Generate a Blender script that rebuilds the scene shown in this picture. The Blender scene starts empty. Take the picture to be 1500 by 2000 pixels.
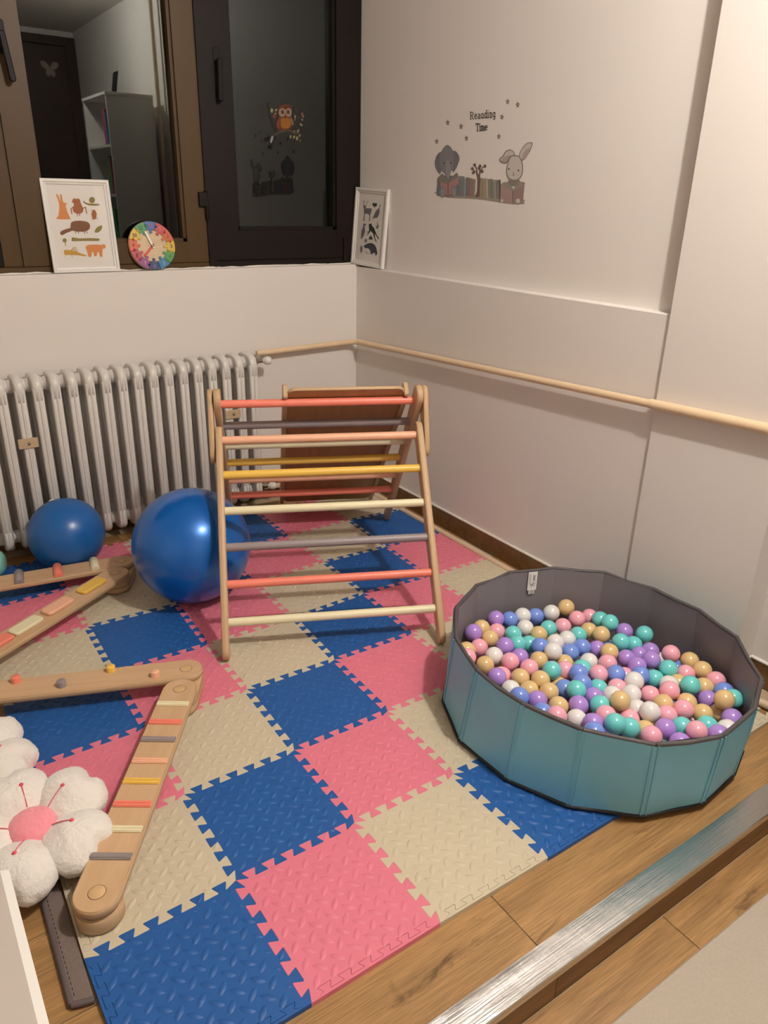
import bpy, math, random
import numpy as np
from mathutils import Matrix, Vector, noise

S = bpy.context.scene
COL = S.collection
PI = math.pi

# ------------------------------------------------------------------ camera
cd = bpy.data.cameras.new('camera')
cam = bpy.data.objects.new('camera', cd)
COL.objects.link(cam)
cam.location = (-0.10703, -0.79844, 1.32994)
cam.rotation_euler = (1.172874, -0.021364, -0.597628)
cd.sensor_fit = 'HORIZONTAL'
cd.sensor_width = 36.0
cd.lens = 36.0 * 1456.45 / 1500.0
cd.clip_start = 0.02
S.camera = cam

# ------------------------------------------------------------------ world (night outside)
w = bpy.data.worlds.new('world')
S.world = w
w.use_nodes = True
w.node_tree.nodes['Background'].inputs[0].default_value = (0.02, 0.022, 0.03, 1)
w.node_tree.nodes['Background'].inputs[1].default_value = 0.05

# ------------------------------------------------------------------ room lamp
LAMP = (1.15, -0.50, 2.55)
ld = bpy.data.lights.new('ceiling_bulb', 'POINT')
ld.energy = 122.0
ld.color = (1.0, 0.945, 0.885)
ld.shadow_soft_size = 0.035
lo = bpy.data.objects.new('ceiling_bulb', ld)
lo.location = LAMP
COL.objects.link(lo)

S.view_settings.view_transform = 'Standard'
S.view_settings.look = 'None'
S.view_settings.gamma = 1.0
S.view_settings.use_curve_mapping = False
S.view_settings.exposure = 0.0

# ------------------------------------------------------------------ helpers
def lin(h, k=1.0):
    if isinstance(h, str):
        c = [int(h[i:i + 2], 16) / 255.0 for i in (0, 2, 4)]
    else:
        c = [v / 255.0 for v in h]
    return tuple(k * (v / 12.92 if v <= 0.04045 else ((v + 0.055) / 1.055) ** 2.4) for v in c) + (1.0,)


class NT:
    def __init__(self, name):
        self.m = bpy.data.materials.new(name)
        self.m.use_nodes = True
        self.n = self.m.node_tree.nodes
        self.l = self.m.node_tree.links
        self.b = self.n['Principled BSDF']

    def add(self, t, **kw):
        nd = self.n.new(t)
        for k, v in kw.items():
            if k.startswith('i_'):
                key = k[2:]
                key = int(key) if key.isdigit() else key.replace('_', ' ')
                nd.inputs[key].default_value = v
            else:
                setattr(nd, k, v)
        return nd

    def link(self, a, ao, b, bi):
        self.l.new(a.outputs[ao], b.inputs[bi])


def mat(name, col, rough=0.5, metal=0.0, noise_amt=0.06, scale=30.0, bump=0.0, bscale=200.0,
        coat=0.0, spec=0.5, stretch=None, sheen=0.0, sss=0.0):
    t = NT(name)
    t.b.inputs['Roughness'].default_value = rough
    t.b.inputs['Metallic'].default_value = metal
    t.b.inputs['Specular IOR Level'].default_value = spec
    if coat:
        t.b.inputs['Coat Weight'].default_value = coat
        t.b.inputs['Coat Roughness'].default_value = 0.06
    if sheen:
        t.b.inputs['Sheen Weight'].default_value = sheen
    if sss:
        t.b.inputs['Subsurface Weight'].default_value = sss
        t.b.inputs['Subsurface Radius'].default_value = (0.02, 0.015, 0.012)
        t.b.inputs['Subsurface Scale'].default_value = 0.3
    tc = t.add('ShaderNodeTexCoord')
    mp = t.add('ShaderNodeMapping')
    if stretch:
        mp.inputs['Scale'].default_value = stretch
    t.link(tc, 'Object', mp, 'Vector')
    nz = t.add('ShaderNodeTexNoise', i_Scale=scale, i_Detail=4.0)
    t.link(mp, 0, nz, 'Vector')
    hs = t.add('ShaderNodeMapRange')
    hs.inputs['To Min'].default_value = 1 - noise_amt
    hs.inputs['To Max'].default_value = 1 + noise_amt
    t.link(nz, 0, hs, 0)
    mx = t.add('ShaderNodeMix', data_type='RGBA', blend_type='MULTIPLY')
    mx.inputs[0].default_value = 1.0
    mx.inputs[6].default_value = col if len(col) == 4 else tuple(col) + (1,)
    t.link(hs, 0, mx, 7)
    t.link(mx, 2, t.b, 'Base Color')
    if bump:
        n2 = t.add('ShaderNodeTexNoise', i_Scale=bscale, i_Detail=3.0)
        t.link(mp, 0, n2, 'Vector')
        bp = t.add('ShaderNodeBump', i_Strength=bump, i_Distance=0.002)
        t.link(n2, 0, bp, 'Height')
        t.link(bp, 0, t.b, 'Normal')
    return t.m


def wood(name, c1, c2, sx=3.0, sy=40.0, rough=0.45, dark=0.0, bump=0.1, plank=False, coat=0.0):
    """grain runs along local X"""
    t = NT(name)
    t.b.inputs['Roughness'].default_value = rough
    if coat:
        t.b.inputs['Coat Weight'].default_value = coat
        t.b.inputs['Coat Roughness'].default_value = 0.15
    tc = t.add('ShaderNodeTexCoord')
    oi = t.add('ShaderNodeObjectInfo')
    ml = t.add('ShaderNodeMath', operation='MULTIPLY', i_1=37.0)
    t.link(oi, 'Random', ml, 0)
    cb = t.add('ShaderNodeCombineXYZ')
    t.link(ml, 0, cb, 0)
    t.link(ml, 0, cb, 1)
    va = t.add('ShaderNodeVectorMath', operation='ADD')
    t.link(tc, 'Object', va, 0)
    t.link(cb, 0, va, 1)
    mp = t.add('ShaderNodeMapping')
    mp.inputs['Scale'].default_value = (sx, sy, sy)
    t.link(va, 0, mp, 'Vector')
    nz = t.add('ShaderNodeTexNoise', i_Scale=1.0, i_Detail=6.0, i_Roughness=0.6, i_Distortion=0.6)
    t.link(mp, 0, nz, 'Vector')
    rp = t.add('ShaderNodeValToRGB')
    rp.color_ramp.elements[0].position = 0.28
    rp.color_ramp.elements[0].color = c1
    rp.color_ramp.elements[1].position = 0.72
    rp.color_ramp.elements[1].color = c2
    t.link(nz, 0, rp, 0)
    last, lo_ = rp, 0
    if plank:
        # broad tone shift from plank to plank and along it, dark knots and cracks
        mp2 = t.add('ShaderNodeMapping')
        mp2.inputs['Scale'].default_value = (4.0, 14.0, 14.0)
        t.link(va, 0, mp2, 'Vector')
        n3 = t.add('ShaderNodeTexNoise', i_Scale=1.0, i_Detail=5.0, i_Roughness=0.7, i_Distortion=1.0)
        t.link(mp2, 0, n3, 'Vector')
        r3 = t.add('ShaderNodeValToRGB')
        r3.color_ramp.elements[0].position = 0.60
        r3.color_ramp.elements[0].color = (1, 1, 1, 1)
        r3.color_ramp.elements[1].position = 0.70
        r3.color_ramp.elements[1].color = (0.22, 0.2, 0.18, 1)
        t.link(n3, 0, r3, 0)
        mx = t.add('ShaderNodeMix', data_type='RGBA', blend_type='MULTIPLY')
        mx.inputs[0].default_value = dark
        t.link(rp, 0, mx, 6)
        t.link(r3, 0, mx, 7)
        mp4 = t.add('ShaderNodeMapping')
        mp4.inputs['Scale'].default_value = (9.0, 330.0, 330.0)
        t.link(va, 0, mp4, 'Vector')
        n4 = t.add('ShaderNodeTexNoise', i_Scale=1.0, i_Detail=6.0, i_Roughness=0.65, i_Distortion=0.8)
        t.link(mp4, 0, n4, 'Vector')
        r4 = t.add('ShaderNodeMapRange')
        r4.inputs['From Min'].default_value = 0.35
        r4.inputs['From Max'].default_value = 0.6
        r4.inputs['To Min'].default_value = 0.66
        r4.inputs['To Max'].default_value = 1.10
        t.link(n4, 0, r4, 0)
        m4 = t.add('ShaderNodeMix', data_type='RGBA', blend_type='MULTIPLY')
        m4.inputs[0].default_value = 1.0
        t.link(mx, 2, m4, 6)
        t.link(r4, 0, m4, 7)
        last, lo_ = m4, 2
    t.link(last, lo_, t.b, 'Base Color')
    bp = t.add('ShaderNodeBump', i_Strength=bump, i_Distance=0.001)
    t.link(nz, 0, bp, 'Height')
    t.link(bp, 0, t.b, 'Normal')
    return t.m


def ply_edge(name, c1, c2):
    """plywood edge: glued plies across local Z"""
    t = NT(name)
    t.b.inputs['Roughness'].default_value = 0.5
    tc = t.add('ShaderNodeTexCoord')
    mp = t.add('ShaderNodeMapping')
    mp.inputs['Scale'].default_value = (0.02, 0.02, 1.0)
    t.link(tc, 'Object', mp, 'Vector')
    wv = t.add('ShaderNodeTexWave', wave_type='BANDS', bands_direction='Z', i_Scale=75.0, i_Distortion=0.6)
    t.link(mp, 0, wv, 'Vector')
    rp = t.add('ShaderNodeValToRGB')
    rp.color_ramp.elements[0].position = 0.25
    rp.color_ramp.elements[0].color = c1
    rp.color_ramp.elements[1].position = 0.6
    rp.color_ramp.elements[1].color = c2
    t.link(wv, 0, rp, 0)
    t.link(rp, 0, t.b, 'Base Color')
    return t.m


def put(o, parent=None):
    COL.objects.link(o)
    if parent is not None:
        o.parent = parent
    return o


def tag(o, label=None, cat=None, group=None, kind=None):
    if label:
        o['label'] = label
    if cat:
        o['category'] = cat
    if group:
        o['group'] = group
    if kind:
        o['kind'] = kind
    return o


def empty(name, loc=(0, 0, 0), rz=0.0, parent=None):
    o = bpy.data.objects.new(name, None)
    o.empty_display_size = 0.05
    o.location = loc
    o.rotation_euler = (0, 0, rz)
    return put(o, parent)


class MB:
    """collects geometry and links it as ONE mesh object"""
    def __init__(self):
        self.v, self.f, self.mi, self.sm = [], [], [], []

    def raw(self, vs, fs, mi=0, smooth=False, M=None):
        o = len(self.v)
        for p in vs:
            p = Vector(p)
            if M is not None:
                p = M @ p
            self.v.append(tuple(p))
        for i, f in enumerate(fs):
            self.f.append([a + o for a in f])
            self.mi.append(mi[i] if isinstance(mi, (list, tuple)) else mi)
            self.sm.append(smooth)
        return self

    def box(self, x0, x1, y0, y1, z0, z1, mi=0, M=None, ch=0.0):
        if ch:
            return self.slab([(x0, y0), (x1, y0), (x1, y1), (x0, y1)], z0, z1, ch, mi, mi, M)
        vs = [(x, y, z) for z in (z0, z1) for x, y in ((x0, y0), (x1, y0), (x1, y1), (x0, y1))]
        return self.raw(vs, [(3, 2, 1, 0), (4, 5, 6, 7), (0, 1, 5, 4), (1, 2, 6, 5), (2, 3, 7, 6), (3, 0, 4, 7)], mi, False, M)

    def slab(self, out, z0, z1, ch=0.0, mi=0, mi_edge=None, M=None, smooth_side=False):
        """extruded outline (counter-clockwise), edges chamfered by ch"""
        if mi_edge is None:
            mi_edge = mi
        n = len(out)
        ins = inset(out, ch) if ch else out
        if ch:
            rings = [(ins, z0), (out, z0 + ch), (out, z1 - ch), (ins, z1)]
        else:
            rings = [(out, z0), (out, z1)]
        vs, fs, ms = [], [], []
        for ring, z in rings:
            vs += [(p[0], p[1], z) for p in ring]
        for k in range(len(rings) - 1):
            for i in range(n):
                j = (i + 1) % n
                fs.append((k * n + i, k * n + j, (k + 1) * n + j, (k + 1) * n + i))
                ms.append(mi_edge)
        nside = len(fs)
        fs.append(tuple(range(n - 1, -1, -1)))
        ms.append(mi)
        fs.append(tuple((len(rings) - 1) * n + i for i in range(n)))
        ms.append(mi)
        o = len(self.f)
        self.raw(vs, fs, ms, False, M)
        if smooth_side:
            for i in range(nside):
                self.sm[o + i] = True
        return self

    def tube(self, path, r, n=12, mi=0, caps=True, M=None, flat=1.0):
        path = [Vector(p) for p in path]
        rs = r if isinstance(r, (list, tuple)) else [r] * len(path)
        vs, fs = [], []
        prev = None
        for i, p in enumerate(path):
            d = (path[min(i + 1, len(path) - 1)] - path[max(i - 1, 0)]).normalized()
            if prev is None:
                a = Vector((0, 0, 1)) if abs(d.z) < 0.9 else Vector((1, 0, 0))
                u = d.cross(a).normalized()
            else:
                u = (prev - d * prev.dot(d)).normalized()
            prev = u
            q = d.cross(u)
            for k in range(n):
                t = 2 * PI * k / n
                vs.append(p + (u * math.cos(t) + q * math.sin(t) * flat) * rs[i])
        for i in range(len(path) - 1):
            for k in range(n):
                j = (k + 1) % n
                fs.append((i * n + k, i * n + j, (i + 1) * n + j, (i + 1) * n + k))
        self.raw(vs, fs, mi, True, M)
        if caps:
            m = len(path) - 1
            self.raw(vs[:n], [tuple(range(n - 1, -1, -1))], mi, False, M)
            self.raw(vs[m * n:], [tuple(range(n))], mi, False, M)
        return self

    def lathe(self, prof, n=24, mi=0, M=None, smooth=True):
        vs, fs = [], []
        for r, z in prof:
            for k in range(n):
                t = 2 * PI * k / n
                vs.append((r * math.cos(t), r * math.sin(t), z))
        for i in range(len(prof) - 1):
            for k in range(n):
                j = (k + 1) % n
                fs.append((i * n + k, i * n + j, (i + 1) * n + j, (i + 1) * n + k))
        self.raw(vs, fs, mi, smooth, M)
        if prof[0][0] > 1e-5:
            self.raw(vs[:n], [tuple(range(n - 1, -1, -1))], mi, False, M)
        if prof[-1][0] > 1e-5:
            self.raw(vs[-n:], [tuple(range(n))], mi, False, M)
        return self

    def ellipsoid(self, c, r, nu=20, nv=12, mi=0, M=None, fn=None):
        vs, fs = [], []
        for i in range(nv + 1):
            ph = PI * i / nv
            for k in range(nu):
                t = 2 * PI * k / nu
                d = Vector((math.sin(ph) * math.cos(t), math.sin(ph) * math.sin(t), -math.cos(ph)))
                p = Vector((d.x * r[0], d.y * r[1], d.z * r[2]))
                if fn:
                    p = fn(p, d)
                vs.append(p + Vector(c))
        for i in range(nv):
            for k in range(nu):
                j = (k + 1) % nu
                fs.append((i * nu + k, i * nu + j, (i + 1) * nu + j, (i + 1) * nu + k))
        return self.raw(vs, fs, mi, True, M)

    def poly(self, pts, mi=0, M=None):
        return self.raw(pts, [tuple(range(len(pts)))], mi, False, M)

    def mesh(self, name, mats):
        me = bpy.data.meshes.new(name)
        me.from_pydata(self.v, [], self.f)
        for m in (mats if isinstance(mats, (list, tuple)) else [mats]):
            me.materials.append(m)
        me.polygons.foreach_set('material_index', self.mi)
        me.polygons.foreach_set('use_smooth', self.sm)
        me.update()
        return me

    def build(self, name, mats, parent=None, M=None):
        o = bpy.data.objects.new(name, self.mesh(name, mats))
        if M is not None:
            o.matrix_basis = M
        return put(o, parent)


def inset(out, d):
    n = len(out)
    res = []
    for i in range(n):
        p0, p1, p2 = Vector(out[i - 1]), Vector(out[i]), Vector(out[(i + 1) % n])
        a, b = (p1 - p0), (p2 - p1)
        if a.length < 1e-9 or b.length < 1e-9:
            res.append(tuple(p1))
            continue
        a.normalize()
        b.normalize()
        na, nb = Vector((-a.y, a.x)), Vector((-b.y, b.x))
        m = na + nb
        L = m.length_squared
        m = na if L < 0.25 else m * (2.0 / L)
        res.append((p1.x + m.x * d, p1.y + m.y * d))
    return res


def pill(x0, x1, r, n=12):
    """rounded-end bar along X"""
    pts = []
    for k in range(n + 1):
        t = -PI / 2 + PI * k / n
        pts.append((x1 + r * math.cos(t), r * math.sin(t)))
    for k in range(n + 1):
        t = PI / 2 + PI * k / n
        pts.append((x0 + r * math.cos(t), r * math.sin(t)))
    return pts


def rrect(x0, x1, y0, y1, r, n=5):
    pts = []
    for cx, cy, a in ((x1 - r, y0 + r, -PI / 2), (x1 - r, y1 - r, 0), (x0 + r, y1 - r, PI / 2), (x0 + r, y0 + r, PI)):
        for k in range(n + 1):
            t = a + PI / 2 * k / n
            pts.append((cx + r * math.cos(t), cy + r * math.sin(t)))
    return pts


def frame_matrix(origin, xa, ya):
    xa = Vector(xa).normalized()
    za = xa.cross(Vector(ya)).normalized()
    ya = za.cross(xa)
    M = Matrix((xa, ya, za)).transposed().to_4x4()
    M.translation = Vector(origin)
    return M


def homography(src, dst):
    A, b = [], []
    for (x, y), (u, v) in zip(src, dst):
        A.append([x, y, 1, 0, 0, 0, -u * x, -u * y]); b.append(u)
        A.append([0, 0, 0, x, y, 1, -v * x, -v * y]); b.append(v)
    h = np.linalg.solve(np.array(A, float), np.array(b, float))
    def f(p):
        d = h[6] * p[0] + h[7] * p[1] + 1
        return ((h[0] * p[0] + h[1] * p[1] + h[2]) / d, (h[3] * p[0] + h[4] * p[1] + h[5]) / d)
    return f


def ell(cx, cy, rx, ry, rot=0.0, n=18):
    c, s = math.cos(rot), math.sin(rot)
    return [(cx + rx * math.cos(t) * c - ry * math.sin(t) * s, cy + rx * math.cos(t) * s + ry * math.sin(t) * c)
            for t in [2 * PI * k / n for k in range(n)]]


def stroke(pts, wd):
    """polyline ribbon as list of quads"""
    out = []
    for a, b in zip(pts[:-1], pts[1:]):
        d = Vector((b[0] - a[0], b[1] - a[1]))
        if d.length < 1e-6:
            continue
        d.normalize()
        e = d * wd * 0.25
        nrm = Vector((-d.y, d.x)) * wd / 2
        out.append([(a[0] - e.x + nrm.x, a[1] - e.y + nrm.y), (a[0] - e.x - nrm.x, a[1] - e.y - nrm.y),
                    (b[0] + e.x - nrm.x, b[1] + e.y - nrm.y), (b[0] + e.x + nrm.x, b[1] + e.y + nrm.y)])
    return out


def smooth_closed(pts, sub=4):
    """Catmull-Rom through a closed outline"""
    n = len(pts)
    out = []
    for i in range(n):
        p0, p1, p2, p3 = pts[i - 1], pts[i], pts[(i + 1) % n], pts[(i + 2) % n]
        for k in range(sub):
            t = k / sub
            out.append(tuple(0.5 * ((2 * p1[a]) + (-p0[a] + p2[a]) * t + (2 * p0[a] - 5 * p1[a] + 4 * p2[a] - p3[a]) * t * t
                                    + (-p0[a] + 3 * p1[a] - 3 * p2[a] + p3[a]) * t ** 3) for a in (0, 1)))
    return out


class Art:
    """flat printed artwork: shapes drawn in art units, mapped onto a plane, stacked in hair-thin layers"""
    def __init__(self, fmap, step=0.00012):
        self.f, self.step, self.k = fmap, step, 0
        self.groups = {}

    def add(self, pts, m, group='print', smooth=False):
        if smooth:
            pts = smooth_closed(pts)
        self.k += 1
        q = [self.f(p, self.k * self.step) for p in pts]
        mb, ms = self.groups.setdefault(group, (MB(), []))
        if m not in ms:
            ms.append(m)
        mb.poly(q, ms.index(m))

    def line(self, pts, wd, m, group='print'):
        for q in stroke(pts, wd):
            self.add(q, m, group)

    def build(self, parent):
        return [mb.build(g, ms, parent) for g, (mb, ms) in self.groups.items()]


# 7-wide stroke letters (x 0..1, y 0..1 up)
GL = {
    '0': [[(.5, 0), (.15, .2), (.1, .5), (.15, .8), (.5, 1), (.85, .8), (.9, .5), (.85, .2), (.5, 0)]],
    '1': [[(.2, .75), (.55, 1), (.55, 0)], [(.25, 0), (.85, 0)]],
    '2': [[(.1, .75), (.3, 1), (.7, 1), (.88, .75), (.75, .5), (.1, 0), (.9, 0)]],
    '3': [[(.1, .9), (.4, 1), (.8, .9), (.8, .65), (.45, .53), (.85, .4), (.85, .12), (.45, 0), (.1, .1)]],
    '4': [[(.7, 0), (.7, 1), (.1, .3), (.95, .3)]],
    '5': [[(.85, 1), (.2, 1), (.15, .55), (.6, .62), (.9, .35), (.7, .03), (.35, 0), (.1, .12)]],
    '6': [[(.8, .95), (.4, .85), (.12, .4), (.25, .05), (.65, 0), (.88, .25), (.7, .52), (.35, .5), (.15, .3)]],
    '7': [[(.1, 1), (.9, 1), (.45, 0)]],
    '8': [[(.5, .53), (.15, .75), (.3, .98), (.7, .98), (.85, .75), (.5, .53), (.1, .25), (.3, .02), (.7, .02), (.9, .25), (.5, .53)]],
    '9': [[(.2, .05), (.6, .15), (.88, .6), (.75, .95), (.35, 1), (.12, .75), (.3, .48), (.65, .5), (.85, .7)]],
    'R': [[(.15, 0), (.15, 1), (.6, 1), (.85, .85), (.8, .6), (.5, .5), (.15, .5)], [(.45, .5), (.9, 0)], [(0, 0), (.32, 0)], [(0, 1), (.3, 1)], [(.75, 0), (1, 0)]],
    'T': [[(.5, 0), (.5, 1)], [(0, .82), (.02, 1), (.98, 1), (1, .82)], [(.3, 0), (.7, 0)]],
    'e': [[(.12, .36), (.85, .36), (.8, .58), (.5, .68), (.2, .58), (.1, .3), (.25, .04), (.6, 0), (.88, .12)]],
    'a': [[(.15, .58), (.4, .68), (.72, .6), (.76, 0), (.98, 0)], [(.76, .4), (.35, .38), (.1, .2), (.25, 0), (.55, .02), (.76, .18)]],
    'o': [[(.85, .62), (.85, 0), (1, 0)], [(.85, .5), (.55, .68), (.2, .58), (.08, .3), (.25, .03), (.55, .02), (.85, .2)]],
    'd': [[(.62, 1), (.85, 1), (.85, 0), (1, 0)], [(.85, .5), (.55, .68), (.2, .58), (.08, .3), (.25, .03), (.55, .02), (.85, .2)]],
    'i': [[(.25, .66), (.55, .66), (.55, 0)], [(.2, 0), (.9, 0)], [(.5, .9), (.58, .98)]],
    'n': [[(.05, .66), (.22, .66), (.22, 0)], [(.22, .5), (.5, .68), (.75, .58), (.78, 0)], [(.05, 0), (.4, 0)], [(.62, 0), (.95, 0)]],
    'm': [[(0, .66), (.14, .66), (.14, 0)], [(.14, .55), (.35, .68), (.5, .55), (.5, 0)], [(.5, .55), (.7, .68), (.86, .55), (.86, 0)], [(0, 0), (.26, 0)], [(.4, 0), (.6, 0)], [(.76, 0), (1, 0)]],
    'g': [[(.85, .68), (.85, -.15), (.6, -.32), (.2, -.25)], [(.85, .5), (.55, .68), (.2, .58), (.08, .3), (.25, .05), (.55, .02), (.85, .2)], [(.85, .66), (1, .66)]],
    'C': [[(.85, .8), (.6, 1), (.25, .9), (.1, .5), (.25, .1), (.6, 0), (.85, .2)]],
    'E': [[(.85, .8), (.6, 1), (.25, .9), (.1, .5), (.25, .1), (.6, 0), (.85, .2)], [(.1, .5), (.7, .5)]],
}

# ================================================================== materials
M_WALL = mat('wall_paint', lin('E9E2DB'), 0.62, noise_amt=0.015, scale=4.0, bump=0.03, bscale=60)
M_CEIL = mat('ceiling_paint', lin('ECE6DE'), 0.8, noise_amt=0.02)
M_CAULK = mat('white_caulk', lin('E6E0D6'), 0.6, noise_amt=0.06, scale=80, bump=0.4, bscale=120)
M_GROUT = mat('grout', lin('B7A283'), 0.9)
M_PLANK = wood('wood_look_tile', lin('8C6A42'), lin('B58C5A'), 2.5, 26.0, 0.38, dark=0.75, plank=True, bump=0.15)
M_SKIRT = wood('dark_wood_look_tile', lin('644626'), lin('86623A'), 2.0, 22.0, 0.45, dark=0.6, plank=True)
M_FRAME_D = mat('dark_brown_aluminium', lin('140C07'), 0.5, noise_amt=0.04, scale=20, spec=0.22)
M_FRAME_LIT = mat('brown_aluminium_lit', lin('4E3A1E'), 0.45, noise_amt=0.06, scale=20, spec=0.3, stretch=(8, 8, 1))  # brown frame paint with its warm reflected light put into the colour
M_BLACK = mat('black_plastic', lin('120D0B'), 0.5, spec=0.2)
M_GASKET = mat('rubber_gasket', lin('120E0C'), 0.7)
M_WHITE = mat('white_lacquer', lin('E6E3DC'), 0.4, noise_amt=0.02)
M_RAD = mat('radiator_enamel', lin('DEDAD3'), 0.3, noise_amt=0.03, scale=60, bump=0.12, bscale=60)
M_PIPE = mat('cream_pipe_paint', lin('E8CCA8'), 0.38, noise_amt=0.05, scale=25, bump=0.08, bscale=40)
M_PIPEW = mat('pale_pipe_paint', lin('D9BFA2'), 0.4, noise_amt=0.05, scale=25)
M_CHROME = mat('chrome', lin('B0AAA0'), 0.18, metal=1.0)
M_BRASS = mat('beige_plate', lin('C6AE8C'), 0.4)
M_RUST = mat('brown_rod', lin('5A4126'), 0.6)
M_PLY = wood('birch_ply_face', lin('C7A27A'), lin('D6B48E'), 3.0, 30.0, 0.42, bump=0.05)
M_PLYE = ply_edge('birch_ply_edge', lin('B08C64'), lin('D4B690'))
M_BLUEF = mat('blue_foam', lin('1F5699'), 0.5, noise_amt=0.05, scale=12, bump=0.1, bscale=500, spec=0.45)
M_PINKF = mat('pink_foam', lin('DE7A8E'), 0.5, noise_amt=0.05, scale=12, bump=0.1, bscale=500, spec=0.45)
M_BEIGEF = mat('beige_foam', lin('CBBFA5'), 0.5, noise_amt=0.04, scale=12, bump=0.1, bscale=500, spec=0.45)
PAINT = {
    'coral': mat('coral_paint', lin('F58A74'), 0.38, noise_amt=0.04, scale=8, stretch=(1, 12, 12)),
    'grey': mat('grey_paint', lin('958A8A'), 0.4, noise_amt=0.04, scale=8, stretch=(1, 12, 12)),
    'cream': mat('cream_paint', lin('EFE6C0'), 0.4, noise_amt=0.05, scale=8, stretch=(1, 12, 12)),
    'yellow': mat('yellow_paint', lin('F0C458'), 0.38, noise_amt=0.05, scale=8, stretch=(1, 12, 12)),
    'peach': mat('peach_paint', lin('F5BC9A'), 0.4, noise_amt=0.06, scale=8, stretch=(1, 12, 12)),
}
M_TEALC = mat('teal_oxford_cloth', lin('7ABFD8'), 0.42, noise_amt=0.05, scale=10, bump=0.15, bscale=900)
M_GREYC = mat('grey_oxford_cloth', lin('7F797C'), 0.5, noise_amt=0.05, scale=10, bump=0.15, bscale=900)
M_PIPING = mat('dark_grey_piping', lin('4B4647'), 0.6)
M_BLACKC = mat('black_piping', lin('1C1B1C'), 0.6)
M_FOIL = None
M_RUG = mat('beige_pile', lin('B7AC9C'), 0.95, noise_amt=0.12, scale=260, bump=0.5, bscale=900)
M_PLUSH = mat('white_plush', lin('EFE9E1'), 0.95, noise_amt=0.05, scale=90, bump=0.8, bscale=260, sheen=0.5)
M_PLUSHP = mat('pink_plush', lin('FB9CA8'), 0.95, noise_amt=0.08, scale=90, bump=0.7, bscale=260, sheen=0.4)
M_EMB = mat('pink_embroidery', lin('E2566A'), 0.7)
M_STRIP = mat('grey_velour', lin('70625B'), 0.9, noise_amt=0.16, scale=140, bump=0.6, bscale=300, sheen=0.3)
M_STRIPE = mat('grey_binding', lin('5B5050'), 0.7, noise_amt=0.06)
M_PAPER = mat('paper', lin('E8E2DA'), 0.6, noise_amt=0.01)
M_DARKWOOD = wood('dark_door_wood', lin('34200F'), lin('4A2E18'), 2.0, 18.0, 0.5)


def flat(h, rough=0.6):
    return mat('print_' + h, lin(h), rough, noise_amt=0.03, scale=60)


# foil: brushed silver tape with wrinkles along its length
def foil_mat():
    t = NT('silver_foil_tape')
    t.b.inputs['Metallic'].default_value = 1.0
    t.b.inputs['Roughness'].default_value = 0.27
    t.b.inputs['Base Color'].default_value = (0.72, 0.72, 0.71, 1)
    tc = t.add('ShaderNodeTexCoord')
    mp = t.add('ShaderNodeMapping')
    mp.inputs['Scale'].default_value = (7.0, 260.0, 1.0)
    t.link(tc, 'Object', mp, 'Vector')
    nz = t.add('ShaderNodeTexNoise', i_Scale=1.0, i_Detail=5.0, i_Roughness=0.65)
    t.link(mp, 0, nz, 'Vector')
    mp2 = t.add('ShaderNodeMapping')
    mp2.inputs['Scale'].default_value = (90.0, 14.0, 1.0)
    t.link(tc, 'Object', mp2, 'Vector')
    n2 = t.add('ShaderNodeTexNoise', i_Scale=1.0, i_Detail=3.0)
    t.link(mp2, 0, n2, 'Vector')
    ad = t.add('ShaderNodeMath', operation='MULTIPLY_ADD', i_1=0.35)
    t.link(n2, 0, ad, 0)
    t.link(nz, 0, ad, 2)
    bp = t.add('ShaderNodeBump', i_Strength=0.55, i_Distance=0.0014)
    t.link(ad, 0, bp, 'Height')
    t.link(bp, 0, t.b, 'Normal')
    return t.m


M_FOIL = foil_mat()


def glass_mat():
    t = NT('window_glass')
    n, l = t.n, t.l
    out = n['Material Output']
    n.remove(t.b)
    F0 = 0.043      # each face of the pane
    lw = t.add('ShaderNodeLayerWeight')
    pw = t.add('ShaderNodeMath', operation='POWER', i_1=5.0)
    t.link(lw, 'Facing', pw, 0)
    fr = t.add('ShaderNodeMath', operation='MULTIPLY_ADD', i_1=1 - F0, i_2=F0)
    t.link(pw, 0, fr, 0)
    tr = t.add('ShaderNodeBsdfTransparent')
    tr.inputs[0].default_value = (0.82, 0.85, 0.84, 1)
    gl = t.add('ShaderNodeBsdfGlossy')
    gl.inputs['Roughness'].default_value = 0.0
    gl.inputs['Color'].default_value = (0.95, 1.0, 0.97, 1)
    mx = t.add('ShaderNodeMixShader')
    l.new(fr.outputs[0], mx.inputs[0])
    l.new(tr.outputs[0], mx.inputs[1])
    l.new(gl.outputs[0], mx.inputs[2])
    l.new(mx.outputs[0], out.inputs['Surface'])
    return t.m


M_GLASS = glass_mat()

# ================================================================== the room
FZ = -0.012          # upper floor level (the mat's top face is z = 0)
LZ = -0.095          # lower floor level in front of the step
YS = -0.197          # face of the step
YB = 2.285           # face of the wall under the window
XR = 1.845           # face of the right wall's lower part


def struct(name, mb, mats, parent=None):
    o = mb.build(name, mats, parent)
    if parent is None:
        o['kind'] = 'structure'
    return o


floor = struct('floor', MB().box(-2.3, 2.1, YS, 2.6, -0.25, FZ - 0.003).box(-2.3, 2.1, -2.4, YS, -0.25, LZ - 0.003), M_GROUT)
plank_meshes = {}


def plank(x0, x1, y0, y1, z, name='plank', m=M_PLANK):
    g = 0.0012
    L, W = round(x1 - x0 - 2 * g, 4), round(y1 - y0 - 2 * g, 4)
    key = (L, W, name)
    if key not in plank_meshes:
        plank_meshes[key] = MB().box(-L / 2, L / 2, -W / 2, W / 2, -0.003, 0.0, ch=0.0006).mesh(name, m)
    o = bpy.data.objects.new(name, plank_meshes[key])
    o.location = ((x0 + x1) / 2, (y0 + y1) / 2, z)
    return put(o, floor)


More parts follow.
